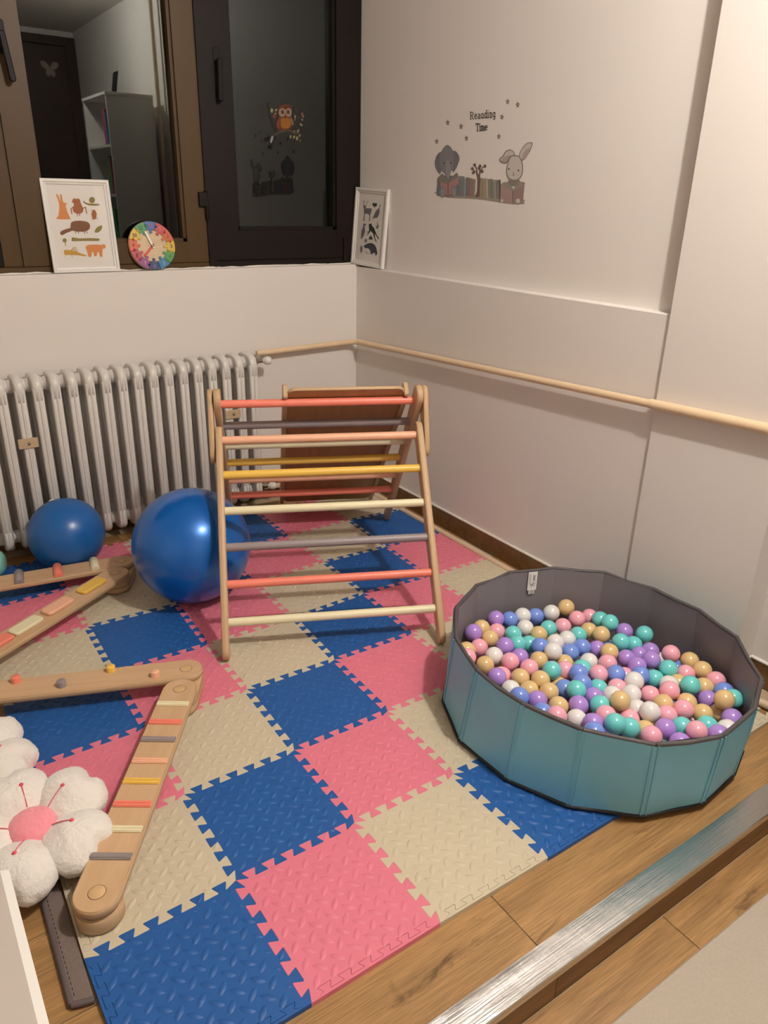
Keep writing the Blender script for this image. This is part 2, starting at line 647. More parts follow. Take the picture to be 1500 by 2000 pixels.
random.seed(4)
# upper floor: rows run along x; the front row has its joint at x = 0.737
rows = [(-0.195, 0.01, -0.463)] + [(0.01 + 0.2 * k, 0.21 + 0.2 * k, [-0.86, -0.2, -0.6, -1.0][k % 4]) for k in range(11)]
for k, (y0, y1, xs) in enumerate(rows):
    x = xs
    while x > -1.2:
        x -= 1.2
    while x < 1.84:
        x0, x1 = max(x, -1.6), min(x + 1.2, 1.84)
        hidden = k > 0 and k < 10 and x0 > 0.05 and x1 < 1.75
        if x1 - x0 > 0.05 and not hidden and x1 > -0.6:
            plank(x0, x1, y0, min(y1, YB), FZ)
        x += 1.2
# lower floor
for k in range(4):
    y1 = YS - 0.004 - 0.2 * k
    x = [-0.132, -0.7, -0.4, -0.9][k] - 1.2
    while x < 1.9:
        x0, x1 = max(x, -1.6), min(x + 1.2, 1.925)
        if x1 - x0 > 0.05:
            plank(x0, x1, y1 - 0.2, y1, LZ)
        x += 1.2
# riser of the step, clad with the same tile
for x0, x1 in ((-1.6, -0.463), (-0.463, 0.737), (0.737, 1.925)):
    r = MB().box(-(x1 - x0) / 2 + 0.001, (x1 - x0) / 2 - 0.001, -0.003, 0.003, 0, 0.08, ch=0.0006).build('riser_tile', M_SKIRT, floor)
    r.location = ((x0 + x1) / 2, YS - 0.0005, LZ + 0.001)

wb = MB()
wb.box(-2.3, 1.86, YB, 2.42, -0.25, 1.045)
wb.box(-2.3, -0.75, YB, 2.42, 1.045, 2.62)
wb.box(-0.75, 1.95, YB + 0.03, 2.42, 2.56, 2.62)
wall_back = struct('wall_back', wb, M_WALL)

wr = MB()
wr.box(1.93, 2.15, -2.4, 2.42, -0.25, 2.62)
wr.box(1.885, 1.94, 0.40, 2.42, -0.25, 2.62)
wr.slab([(XR, 0.55), (1.89, 0.55), (1.89, 2.33), (XR, 2.33)], -0.2, 1.036, 0.003)
wr.slab([(1.833, 0.15), (1.935, 0.15), (1.935, 0.563), (1.833, 0.563)], -0.2, 2.62, 0.003)
wall_right = struct('wall_right', wr, M_WALL)
wall_left = struct('wall_left', MB().box(-2.45, -2.3, -2.4, 2.42, -0.25, 2.62), M_WALL)
wall_front = struct('wall_front', MB().box(-2.45, 2.15, -2.55, -2.4, -0.25, 2.62), M_WALL)
ceiling = struct('ceiling', MB().box(-2.45, 2.15, -2.55, 2.42, 2.62, 2.7), M_CEIL)

# skirting along the right wall: upright wood-look tiles under a bead of white caulk
sk = MB().box(1.836, 1.846, 0.565, YB, FZ, 0.066)
sk.box(1.824, 1.834, 0.142, 0.566, FZ, 0.066)
sk.box(1.824, 1.93, 0.140, 0.150, FZ, 0.066)
sk.box(1.920, 1.93, -0.196, 0.141, FZ, 0.066)
struct('baseboard_right', sk, M_SKIRT)
ck = MB().tube([(1.841, YB - 0.01, 0.069), (1.841, 0.566, 0.069)], 0.0058, 6)
ck.tube([(1.829, 0.563, 0.069), (1.829, 0.146, 0.069), (1.924, 0.146, 0.069), (1.925, -0.19, 0.069)], 0.0065, 6)
struct('trim_1', ck, M_CAULK)
struct('baseboard_back', MB().box(-1.6, 1.836, YB - 0.01, YB + 0.001, FZ, 0.066), M_SKIRT)

# rough white filler under the window frames
fl = MB()
random.seed(9)
pth = []
for i in range(60):
    x = -0.7 + 2.54 * i / 59
    pth.append((x, 2.322 + random.uniform(-.003, .003), 1.045 + random.uniform(0, .004)))
fl.tube(pth, [random.uniform(.002, .0055) for _ in pth], 6)
struct('trim_2', fl, M_CAULK)

# far side of the room, seen only mirrored in the panes: dark door
dr = MB().box(1.02, 1.84, -2.4, -2.36, LZ, 2.50, ch=0.004)
door = struct('door_1', dr, M_DARKWOOD)
df = MB().box(0.95, 1.02, -2.4, -2.345, LZ, 2.57, ch=.003).box(1.84, 1.925, -2.4, -2.345, LZ, 2.57, ch=.003).box(1.02, 1.84, -2.4, -2.345, 2.50, 2.57, ch=.003)
df.build('door_frame', M_DARKWOOD, door)
MB().tube([(1.10, -2.36, 0.95), (1.10, -2.31, 0.95), (1.21, -2.305, 0.95)], 0.009, 8).build('door_handle', M_CHROME, door)

# ================================================================== windows
WT = 2.56


def sash(parent, x0, x1, z0, z1, st_l, st_r, rail, y0, y1, m):
    """four mitred members with a small inner step"""
    mb = MB()
    mb.box(x0, x0 + st_l, y0, y1, z0, z1, ch=0.003)
    mb.box(x1 - st_r, x1, y0, y1, z0, z1, ch=0.003)
    mb.box(x0 + st_l - .002, x1 - st_r + .002, y0 + .0005, y1, z0, z0 + rail, ch=0.003)
    mb.box(x0 + st_l - .002, x1 - st_r + .002, y0 + .0005, y1, z1 - rail, z1, ch=0.003)
    # glazing bead
    b = 0.012
    xi0, xi1, zi0, zi1 = x0 + st_l, x1 - st_r, z0 + rail, z1 - rail
    mb.box(xi0, xi0 + b, y0 + 0.012, y1, zi0, zi1)
    mb.box(xi1 - b, xi1, y0 + 0.012, y1, zi0, zi1)
    mb.box(xi0, xi1, y0 + 0.012, y1, zi0, zi0 + b)
    return mb.build('sash_frame', m, parent)


w1 = MB()
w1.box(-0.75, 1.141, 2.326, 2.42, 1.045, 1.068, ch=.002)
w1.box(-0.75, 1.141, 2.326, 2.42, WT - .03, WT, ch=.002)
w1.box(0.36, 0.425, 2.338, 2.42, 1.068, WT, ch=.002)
win1 = struct('window_1', w1, M_FRAME_LIT)
sash(win1, 0.425, 1.141, 1.068, WT - .03, 0.092, 0.087, 0.083, 2.328, 2.40, M_FRAME_LIT)
MB().box(0.505, 1.066, 2.366, 2.370, 1.14, WT - .1).build('pane', M_GLASS, win1)
sash(win1, -0.70, 0.36, 1.068, WT - .03, 0.09, 0.085, 0.083, 2.345, 2.40, M_FRAME_D)
MB().box(-0.62, 0.285, 2.374, 2.378, 1.14, WT - .1).build('pane', M_GLASS, win1)


def handle(parent, x, zt, tilt, m):
    root = MB()
    root.slab(rrect(-0.014, 0.014, -0.05, 0.05, 0.006), 0, 0.010, 0.002)
    root.lathe([(0.011, 0.010), (0.011, 0.034), (0.009, 0.038), (0.0, 0.038)], 16)
    b = root.build('handle', m, parent, Matrix.Translation((x, 2.328, zt)) @ Matrix.Rotation(PI / 2, 4, 'X'))
    lv = MB().slab(rrect(-0.010, 0.010, -0.135, 0.014, 0.0095), 0.026, 0.042, 0.003)
    lv.build('lever', m, b, Matrix.Rotation(tilt, 4, 'Z'))
    return b


handle(win1, 0.462, 1.80, 0.10, M_BLACK)
hg = MB().box(1.112, 1.148, 2.312, 2.330, 1.285, 1.338, ch=.002).tube([(1.143, 2.318, 1.235), (1.143, 2.318, 1.345)], 0.0075, 10)
hg.build('hinge', M_FRAME_D, win1)

w2 = MB()
w2.box(1.141, 1.172, 2.318, 2.42, 1.045, WT, ch=.002)
w2.box(1.845, 1.884, 2.322, 2.42, 1.045, WT, ch=.002)
w2.box(1.172, 1.845, 2.322, 2.42, 1.045, 1.074, ch=.002)
w2.box(1.172, 1.845, 2.322, 2.42, WT - .03, WT, ch=.002)
win2 = struct('window_2', w2, M_FRAME_D)
sash(win2, 1.172, 1.851, 1.074, WT - .03, 0.105, 0.092, 0.121, 2.320, 2.40, M_FRAME_D)
MB().box(1.265, 1.77, 2.362, 2.366, 1.185, WT - .12).build('pane', M_GLASS, win2)
handle(win2, 1.222, 1.80, -0.03, M_BLACK)
MB().tube([(1.80, 2.317, 1.06), (1.80, 2.317, 1.16)], 0.0075, 10).build('hinge', M_FRAME_D, win2)

# ================================================================== step edge and rug
NX, NY = 150, 8
fm = MB()
vs = []
prof = [(-0.145, -0.0088), (-0.152, -0.0084), (-0.16, -0.0082), (-0.17, -0.0082), (-0.18, -0.0082), (-0.19, -0.0083),
        (-0.2022, -0.0083), (-0.2032, -0.0100), (-0.2034, -0.0230), (-0.2030, -0.0300)]
for i in range(NX + 1):
    x = 0.10 + 1.72 * i / NX
    for y, z in prof:
        dy = 0.0022 * noise.noise((x * 3.0, 5.1, 0)) * (1 if y > -0.15 else 0.3)
        dz = 0.0010 * noise.noise((x * 6, y * 220, 1.3)) + 0.0006 * noise.noise((x * 60, y * 60, 7.7))
        vs.append((x, y + dy, z + (dz if y > -0.2025 else 0) + 0.0004))
np_ = len(prof)
fs = [(i * np_ + k, i * np_ + k + 1, (i + 1) * np_ + k + 1, (i + 1) * np_ + k) for i in range(NX) for k in range(np_ - 1)]
top_f = [f for f in fs if max(q % np_ for q in f) <= 6]
lip_f = [f for f in fs if min(q % np_ for q in f) >= 6]
fm.raw(vs, top_f, 0, True)
fm.raw(vs, lip_f, 0, True)
fm.box(0.10, 1.82, -0.1985, -0.148, FZ, -0.0104)
foil = fm.build('foil_edge_strip', M_FOIL)
tag(foil, 'wrinkled silver foil strip covering the edge of the floor step', 'step edging')

rg = MB().slab([(-0.4, -1.1), (1.80, -1.1), (1.80, -0.300), (-0.4, -0.292)], LZ, LZ + 0.009, 0.003)
rug = rg.build('floor_rug', M_RUG)
tag(rug, 'beige low pile rug in the lower right corner below the step', 'rug')

# ================================================================== foam mat
OFF = {(1, 1): (.004, .010), (1, 0): (.010, -.006), (2, 0): (.003, -.006), (3, 0): (.001, -.010), (0, 1): (-.006, .004),
       (2, 1): (-.003, .008), (3, 1): (-.010, .007), (1, 2): (.001, .005), (2, 2): (-.004, .001), (3, 2): (-.008, .001),
       (2, 3): (.002, .006), (3, 3): (-.004, 0), (5, 6): (.010, .008), (4, 5): (.007, .007), (5, 5): (-.002, -.006),
       (5, 4): (-.012, -.010), (4, 4): (.004, .010), (4, 3): (-.008, -.004), (3, 4): (.006, -.008), (4, 6): (.001, .001),
       (3, 5): (0, -.010), (1, 5): (.002, .003), (2, 4): (-.006, -.008), (2, 5): (.002, -.010), (1, 6): (.004, .012),
       (6, 5): (-.022, -.012), (6, 4): (-.018, -.014), (6, 3): (-.015, -.01), (6, 6): (-.02, -.01), (6, 7): (-.02, 0),
       (6, 2): (-.012, -.004), (6, 1): (-.008, 0), (5, 0): (-.0, -.014), (4, 0): (0, -.012), (6, 0): (-.004, -.014)}
TS = 0.3
NA, NB = 6, 7


def warp(x, y):
    i, j = min(max(int(x / TS), 0), NA - 1), min(max(int(y / TS), 0), NB - 1)
    u, v = x / TS - i, y / TS - j
    dx = dy = 0.0
    for a, wa in ((i, 1 - u), (i + 1, u)):
        for b, wb_ in ((j, 1 - v), (j + 1, v)):
            o = OFF.get((a, b), (0, 0))
            dx += o[0] * wa * wb_
            dy += o[1] * wa * wb_
    return x + dx, y + dy


def teeth(m=0.022, d=0.0102, e=0.098, n=6, L=TS):
    """dovetail wave from (0,0) to (L,0), rounded a little"""
    P = (L - 2 * m) / (n - 0.5)
    pts = [(0.0, 0.0)]
    for k in range(n):
        x = m + k * P
        q = [(x + e * P, -d), (x - e * P, d), (x + .5 * P + e * P, d), (x + .5 * P - e * P, -d)]
        c = 0.0022
        for idx, p in enumerate(q):
            prv = pts[-1] if idx == 0 else q[idx - 1]
            nxt = q[idx + 1] if idx < 3 else (x + P + e * P, -d)
            if idx == 0 and k == 0:
                prv = (0, 0)
            if idx == 3 and k == n - 1:
                nxt = (L, 0)
            for o in (prv, nxt):
                vv = Vector((o[0] - p[0], o[1] - p[1]))
                vv.normalize()
                pts.append((p[0] + vv.x * c, p[1] + vv.y * c))
    pts.append((L, 0.0))
    return pts


WAVE = teeth()
WAVES = [p for p in teeth(m=0.026, d=0.0062, n=6)]
WAVES[0] = (0.013, -0.012)
WAVES[-1] = (TS - 0.013, -0.012)


def edge_h(i, j):
    return [(i * TS + x, j * TS + y) for x, y in WAVE]


def edge_v(i, j):
    return [(i * TS - y, j * TS + x) for x, y in WAVE]


def pip(poly, x, y):
    c = False
    n = len(poly)
    j = n - 1
    for i in range(n):
        xi, yi = poly[i]
        xj, yj = poly[j]
        if (yi > y) != (yj > y) and x < (xj - xi) * (y - yi) / (yj - yi) + xi:
            c = not c
        j = i
    return c


def lens(mb, cx, cy, ang, k=1.0):
    L, W, H = 0.0164 * k, 0.0072 * k, 0.0036 * k
    out = [(-L, 0), (-.62 * L, -.7 * W), (0, -W), (.62 * L, -.7 * W), (L, 0), (.62 * L, .7 * W), (0, W), (-.62 * L, .7 * W)]
    top = [(-.55 * L, 0), (0, 0), (.55 * L, 0)]
    c, s = math.cos(ang), math.sin(ang)
    vs = []
    for (x, y), z in [(p, -0.0003) for p in out] + [(p, H * (1 if q == 1 else .78)) for q, p in enumerate(top)]:
        wx, wy = warp(cx + x * c - y * s, cy + x * s + y * c)
        vs.append((wx, wy, z))
    fs = [(0, 1, 8), (1, 2, 9, 8), (2, 3, 10, 9), (3, 4, 10), (4, 5, 10), (5, 6, 9, 10), (6, 7, 8, 9), (7, 0, 8)]
    mb.raw(vs, fs, 0, True)


MATC = [(M_BLUEF, 'blue'), (M_PINKF, 'pink'), (M_BEIGEF, 'beige')]
ORD = ['first', 'second', 'third', 'fourth', 'fifth', 'sixth', 'seventh']
PITCH = TS / 15.5
for j in range(NB):
    for i in range(NA):
        m, cname = MATC[(i - j) % 3]
        strips = []
        # bottom edge (front)
        if j == 0:
            wv = [(i * TS + x, y + 0.012) for x, y in WAVES]
            bot = [(i * TS, 0.0)] + wv + [((i + 1) * TS, 0.0)]
            strips.append(wv)
        else:
            bot = edge_h(i, j)
        rgt = edge_v(i + 1, j)
        topp = edge_h(i, j + 1)[::-1]
        if i == 0:
            wv = [(0.012 + y, j * TS + TS - x) for x, y in WAVES]
            lft = [(0.0, (j + 1) * TS)] + wv + [(0.0, j * TS)]
            strips.append(wv)
        else:
            lft = edge_v(i, j)[::-1]
        out = bot[:-1] + rgt[:-1] + topp[:-1] + lft[:-1]
        wout = [warp(*p) for p in out]
        mb = MB()
        mb.slab(wout, -0.012, 0.0, 0.0007)
        # lens-shaped treads
        core = (i * TS + .024, (i + 1) * TS - .024, j * TS + .024, (j + 1) * TS - .024)
        small = inset(out, 0.0012)
        for a in range(-1, 17):
            for b in range(-1, 17):
                if (a + b) % 2:
                    continue
                cx, cy = i * TS + (a + .5) * PITCH, j * TS + (b + .5) * PITCH
                ang = PI / 4 if a % 2 else -PI / 4
                if core[0] < cx < core[1] and core[2] < cy < core[3]:
                    lens(mb, cx, cy, ang)
                else:
                    for k in (1.0, 0.72, 0.5):
                        c, s = math.cos(ang) * .0160 * k, math.sin(ang) * .0160 * k
                        wn = .0068 / .0160
                        if all(pip(small, cx + q * c - r * s * wn, cy + q * s + r * c * wn) for q, r in ((1, 0), (-1, 0), (0, 1), (0, -1), (.6, .6), (-.6, .6), (.6, -.6), (-.6, -.6))):
                            lens(mb, cx, cy, ang, k)
                            break
        t = mb.build('foam_tile', m)
        hid = ''
        tag(t, '%s foam mat tile, %s row from the front, %s from the left' % (cname, ORD[j], ORD[i]), 'mat tile', 'interlocking foam tiles of the play mat')
        for wv in strips:
            if wv[0][0] < 0.02 and wv[0][1] > wv[-1][1]:
                po = [(0.0, wv[0][1]), (0.0, wv[-1][1])] + wv[::-1]
            else:
                po = [(wv[0][0], 0.0), (wv[-1][0], 0.0)] + wv[::-1]
            po = inset(po, 0.0005)
            MB().slab([warp(*p) for p in po], -0.012, -0.0003, 0.0005).build('edge_strip', m, t)

# ================================================================== ball pit
RIM = [(1.037, .499), (.987, .352), (.989, .195), (1.038, .051), (1.133, -.069), (1.283, -.132), (1.437, -.116), (1.563, -.058),
       (1.690, .088), (1.733, .234), (1.728, .390), (1.685, .544), (1.57, .652), (1.428, .704), (1.279, .695), (1.142, .624)]
BOT = [(1.049, .540), (.981, .385), (.988, .212), (1.051, .067), (1.172, -.047), (1.326, -.099), (1.478, -.083)]
for p in RIM[7:]:
    a = math.atan2(p[1] - .290, p[0] - 1.363)
    BOT.append((1.376 + .402 * math.cos(a), .303 + .402 * math.sin(a)))
PH = 0.245
PZ0 = 0.0053
pit = empty('ball_pit', (1.37, 0.30, 0))
tag(pit, 'round teal fabric ball pit with grey lining full of plastic balls', 'ball pit')
PM = Matrix.Translation((-1.37, -0.30, 0))


def pv(k, t, off):
    """point on the wall at vertex k, height fraction t, pushed outwards by off"""
    k %= 16
    x, y = BOT[k][0] + (RIM[k][0] - BOT[k][0]) * t, BOT[k][1] + (RIM[k][1] - BOT[k][1]) * t
    d = Vector((x - 1.37, y - .30)).normalized()
    return Vector((x + d.x * off, y + d.y * off, PZ0 + (PH - PZ0) * t))


random.seed(3)
for k in range(16):
    A, B = [pv(k, t / 8, 0) for t in range(9)], [pv(k + 1, t / 8, 0) for t in range(9)]
    nrm = (B[0] - A[0]).cross(Vector((0, 0, 1))).normalized()
    puff = random.uniform(.002, .006)
    sag = random.uniform(-.004, .003)
    for side, nm, m in ((1, 'outer_panel', M_TEALC), (-1, 'inner_panel', M_GREYC)):
        vs, fs = [], []
        for t in range(9):
            for q in range(9):
                u, v = q / 8, t / 8
                p = A[t].lerp(B[t], u)
                bul = puff * 4 * u * (1 - u) * math.sin(PI * min(1, v * 1.05))
                wr_ = 0.0022 * noise.noise((p.x * 14, p.y * 14, p.z * 9 + k)) * math.sin(PI * u) + sag * math.sin(PI * u) * v ** 3
                rad = Vector((p.x - 1.37, p.y - .30, 0)).normalized()
                p = p + rad * (side * 0.005) + nrm * (side * (bul if side > 0 else bul * .3) + wr_)
                vs.append(p)
        for t in range(8):
            for q in range(8):
                a = t * 9 + q
                f = (a, a + 1, a + 10, a + 9)
                fs.append(f if side > 0 else f[::-1])
        MB().raw(vs, fs, 0, True, PM).build(nm, m, pit)
    # stitched seam beside each fold
    for side, nm, m in ((1, 'outer_seam', M_TEALC), (-1, 'inner_seam', M_GREYC)):
        dirs = [(A[t] - Vector((1.37, .30, A[t].z))).normalized() for t in range(9)]
        tg = Vector((-dirs[0].y, dirs[0].x, 0))
        sm = MB()
        for sh in (-0.0065, 0.0065):
            sm.tube([A[t] + dirs[t] * side * 0.0052 + tg * sh for t in range(9)], 0.0014, 6, M=PM)
        sm.build(nm, m, pit)
rp = [pv(k, 1, 0) for k in range(17)]
for k in range(16):
    MB().tube([rp[k] + Vector((0, 0, .001)), rp[k].lerp(rp[k + 1], .5) + Vector((0, 0, -.001 - .003 * (k % 3 == 1))), rp[k + 1] + Vector((0, 0, .001))], 0.0056, 8, M=PM).build('rim_piping', M_PIPING, pit)
MB().tube([pv(k, 0, .006) + Vector((0, 0, .003)) for k in range(17)], 0.0045, 8, M=PM).build('bottom_piping', M_BLACKC, pit)
MB().slab([(p[0], p[1]) for p in BOT], PZ0, PZ0 + .004, 0, M=PM).build('base', M_GREYC, pit)
# care tag hanging over the inner face
ta = Vector((1.4825, .684, PH)); tb_ = Vector((1.5115, .6734, PH))
tx = (tb_ - ta).normalized()
tn = Vector((tx.y, -tx.x, 0))
if tn.dot(Vector((1.37, .3, 0)) - Vector((ta.x, ta.y, 0))) < 0:
    tn = -tn
TM = PM @ frame_matrix(ta + tn * 0.0135, tx, Vector((0, 0, 1)))
M_TAG = mat('white_label', lin('E9E7E2'), 0.5, noise_amt=.02)
M_INK = mat('grey_ink', lin('8E8B88'), 0.6)
M_INKD = mat('dark_ink', lin('3A3838'), 0.6)
WTG = (tb_ - ta).length
tg_ = MB().box(0, WTG, -0.064, 0.002, -.0003, .0003, M=TM).box(.006, WTG - .005, -0.078, -.064, -.0014, -.0008, M=TM)
tag_o = tg_.build('care_tag', M_TAG, pit)
ti = MB()
for xx, a, b, wd in ((.004, -.044, -.006, .0009), (.0065, -.040, -.006, .0007), (.0085, -.046, -.008, .0007), (.017, -.030, -.010, .006), (.017, -.05, -.034, .0025), (.022, -.05, -.034, .0018), (.025, -.044, -.012, .0008)):
    ti.box(xx, xx + wd, a, b, .0004, .0006, M=TM)
for yy in range(6):
    ti.box(.0105, WTG - .008, -.076 + yy * .0022, -.0750 + yy * .0022, -.0006, -.0004, M=TM)
ti.build('tag_print', M_INK, tag_o)
ce = MB()
for ch, oy in (('C', -.052), ('E', -.0455)):
    for ln in GL[ch]:
        for q in stroke([(.0155 - p[1] * .0055, oy + p[0] * .006) for p in ln], .0011):
            ce.poly([(a, b, .0007) for a, b in q], M=TM)
ce.build('tag_mark', M_INKD, tag_o)
BALLS = '''P1335,655,130 B1385,644,117 W1436,639,117 B1485,629,105 W1531,606,115 Y1580,590,128 K1572,535,115 K1637,539,100 T1629,491,117 P1215,622,138 Y1263,640,128 K1306,617,113 T1333,574,118 W1398,588,111 Y1404,536,113 T1456,546,112 K1506,533,110 Y1562,476,106 K1202,579,114 Y1253,590,121 P1256,528,128 T1355,526,101 B1350,478,121 W1406,470,119 W1350,427,133 T1510,473,109 Y1558,426,120 Y1152,578,121 W1206,518,117 P1271,480,111 Y1301,433,116 B1418,420,109 B1468,420,109 P1513,399,98 Y1155,500,115 K1221,468,121 K1250,420,116 T1287,370,124 Y1374,400,98 K1338,366,108 T1386,345,108 W1434,362,103 P1134,428,125 K1175,449,101 Y1199,403,113 Y1236,362,116 B1342,321,122 K1392,293,118 W1139,377,113 B1123,329,126 Y1185,353,108 Y1219,313,113 Y1295,346,83 B1272,306,107 B1312,282,124 T1266,262,133 T1355,260,104 P1167,304,113 Y1193,254,115 P1236,225,119 P1306,234,112 T1280,192,123 K1140,213,133 W1196,194,112 P1201,147,128 B1164,113,140 B1140,260,113 T1307,528,117 W1458,471,113 K1120,539,132 T1616,444,134 P1646,409,111 T1680,361,115 T1573,364,122 T1620,352,103 P1638,304,100 P1536,311,107 P1586,304,104 P1574,256,120 P1522,263,114 K1657,249,115 T1584,204,115 Y1503,348,120 K1459,316,115 B1435,267,116 K1479,268,92 W1438,209,127 T1531,208,99 B1486,224,118 K1399,231,106 W1395,182,118 W1352,210,113 Y1316,159,143 K1450,162,105 K1483,128,128 W1523,157,113 K1320,176,95 W1368,141,106 W1359,97,131 Y1438,112,113 K1454,63,120 Y1501,84,109 K1253,150,129 K1318,125,106 T1231,105,143 T1275,92,120 K1403,75,115 P1346,39,122 T1397,26,114 K1291,39,123 Y1320,77,102 P1335,-12,118 K1387,-19,136 Y1681,201,109 Y1668,151,111 K1656,100,110 T1556,115,125 Y1604,102,108 Y1571,158,99 B1623,55,114 P1568,65,103 T1594,13,129 Y1546,11,147 Y1551,18,96 Y1494,32,110 P1532,-26,117 T1450,-9,118 P1427,-54,130 W1485,-43,114 K1622,172,103'''
BURIED = '''1023,272,32 1562,235,32 1083,449,32 1315,280,32 1419,106,32 1246,336,32 1425,474,32 1721,256,32 1560,597,32 1163,41,32 1351,626,78 1243,7,78 1661,461,78 1518,500,32 1663,343,32 1277,148,78 1673,423,32 1229,441,32 1556,305,32 1238,104,78 1397,0,32 1091,128,78 1292,386,32 1330,494,32 1267,549,32 1594,415,78 1235,276,78 1444,194,32 1409,625,32 1099,523,32 1369,59,78 1410,272,32 1254,636,32 1535,71,32 1470,31,32 1490,420,32 1341,22,32 1249,57,32 1334,113,32 1516,341,32 1466,543,32 1224,191,32 1316,168,32 1334,331,32 1044,375,32 1535,133,32 1401,345,32 1653,234,32 1327,560,32 1059,137,32 1382,550,32 1126,263,32 1312,635,32 1153,318,32 1212,508,32 1088,340,78 1461,644,32 1551,435,32 1153,217,78 1293,-45,32 1295,3,78 1372,194,32 1044,217,78 1139,418,32 1685,163,32 1456,340,32 1157,162,32 1118,90,32 1463,-48,32 1174,596,32 1603,56,32 1196,1,32 1354,-33,32 1228,623,78 1281,231,32 1707,399,78 1392,418,32 1184,224,32 1535,-12,32 1061,396,78 1105,472,78 1699,246,78 1440,391,32 1096,76,78 1206,86,32 1718,342,78 1432,41,78 1596,186,32 1132,532,78 1113,365,32 1022,329,78 1097,211,32 1235,539,78 1099,257,78 1597,545,32 1653,512,32 1142,101,78 1483,144,32 1202,391,32 1201,285,32 1428,498,78 1601,353,32 1618,283,32 1334,-52,78 1157,507,32 1623,453,32 1311,441,32 1637,140,32 1256,130,32 1714,373,32 1552,379,32 1584,493,32 1507,277,32 1502,198,32 1050,282,78 1529,553,32 1482,584,78 1193,130,78 1607,239,78 1436,-41,78 1055,452,78 1071,321,32 1165,10,78 1596,569,78 1312,474,78 1592,111,32 1298,574,78 1395,52,32 1710,318,32 1271,485,32 1179,62,78 1363,599,32'''
BC = {'P': ('purple', 'B28EDB'), 'B': ('blue', '7A99E6'), 'W': ('white', 'EDEBE8'), 'K': ('pink', 'FAB2C3'),
      'Y': ('sand yellow', 'E3C48C'), 'T': ('turquoise', '74D6D4')}
BR = 0.0265
bmesh_ = {}
for k, (nm, hx) in BC.items():
    m = mat('plastic_' + nm.replace(' ', '_'), lin(hx), 0.22, noise_amt=0.015, scale=8, coat=0.3, sss=0.12)
    mb = MB().ellipsoid((0, 0, 0), (BR, BR, BR), 28, 18)
    bmesh_[k] = mb.mesh('pit_ball', m)
balls = []
for s in BALLS.split():
    x, y, z = [int(v) / 1000 for v in s[1:].split(',')]
    balls.append((s[0], Vector((x, y, z))))
# words for each ball from its neighbours as one sees them from the camera side
rt = cam.rotation_euler.to_matrix() @ Vector((1, 0, 0))
fw = cam.rotation_euler.to_matrix() @ Vector((0, 0, -1))
up = cam.rotation_euler.to_matrix() @ Vector((0, 1, 0))
scr = []
for k, p in balls:
    d = p - Vector(cam.location)
    scr.append((d.dot(rt) / d.dot(fw), d.dot(up) / d.dot(fw)))
cxm = sum(p[0] for p in scr) / len(scr)
sxs = sorted(p[0] for p in scr)
sys_ = sorted(p[1] for p in scr)


def rank(v, arr):
    import bisect
    return bisect.bisect_left(arr, v) / len(arr)


def zone(i):
    a, b = rank(scr[i][0], sxs), rank(scr[i][1], sys_)
    v = 'far' if b > .68 else ('near' if b < .32 else '')
    h = 'left' if a < .33 else ('right' if a > .67 else '')
    if v and h:
        return 'at the %s %s' % (v, h)
    if v:
        return 'at the %s side' % v
    if h:
        return 'at the %s' % h
    return 'mid pit'


def near(i, dx, dy):
    best, bd = None, 9
    for j, q in enumerate(scr):
        if j == i:
            continue
        ex, ey = q[0] - scr[i][0], q[1] - scr[i][1]
        L = math.hypot(ex, ey)
        if L < 0.055 and (ex * dx + ey * dy) / L > 0.72 and L < bd:
            best, bd = j, L
    return BC[balls[best][0]][0].split()[0] if best is not None else 'none'


labs = []
for i, (k, p) in enumerate(balls):
    n = BC[k][0]
    L = '%s ball %s, left %s, right %s, behind %s, front %s' % (n, zone(i), near(i, -1, 0), near(i, 1, 0), near(i, 0, 1), near(i, 0, -1))
    L = L.replace('left none', 'none left').replace('right none', 'none right').replace('behind none', 'none behind').replace('front none', 'none in front')
    labs.append(L)
seen = {}
for i, L in enumerate(labs):
    seen.setdefault(L, []).append(i)
for L, ids in seen.items():
    if len(ids) > 1:
        ids.sort(key=lambda q: scr[q][0])
        for q, w_ in zip(ids, ('leftmost', 'rightmost') if len(ids) == 2 else ('leftmost', 'middle', 'rightmost')):
            labs[q] = w_ + ' ' + labs[q]
for (k, p), L in zip(balls, labs):
    o = bpy.data.objects.new('pit_ball', bmesh_[k])
    o.location = p
    put(o)
    tag(o, L, 'ball', 'plastic balls in the ball pit')
random.seed(11)
for s in BURIED.split():
    x, y, z = [int(v) / 1000 for v in s.split(',')]
    if z > .05:
        continue
    x, y, z = 1.372 + (x - 1.372) * .985, .298 + (y - .298) * .985, .0374
    k = random.choice('PBWKYT')
    o = bpy.data.objects.new('pit_ball', bmesh_[k])
    o.location = (x, y, z)
    put(o)
    tag(o, '%s plastic ball buried beneath the top layer of balls in the pit' % BC[k][0], 'ball', 'plastic balls buried in the ball pit')

# ================================================================== climbing triangle
LAD = empty('climbing_triangle', (0.914, 0.914, 0.0028), -0.428)
tag(LAD, 'wooden climbing triangle with coloured rungs standing on the foam mat', 'climbing frame')
HW = 0.3305
TH = 0.022
YZ = Matrix(((0, 0, 1, 0), (1, 0, 0, 0), (0, 1, 0, 0), (0, 0, 0, 1)))    # outline (t, z) extruded along X


def bar(a, b, r0, r1, n=10):
    """rounded tapered bar outline from a (radius r0) to b (radius r1)"""
    a, b = Vector(a), Vector(b)
    ang = math.atan2(b.y - a.y, b.x - a.x)
    pts = []
    for k in range(n + 1):
        t = ang - PI / 2 + PI * k / n
        pts.append((b.x + r1 * math.cos(t), b.y + r1 * math.sin(t)))
    for k in range(n + 1):
        t = ang + PI / 2 + PI * k / n
        pts.append((a.x + r0 * math.cos(t), a.y + r0 * math.sin(t)))
    return pts


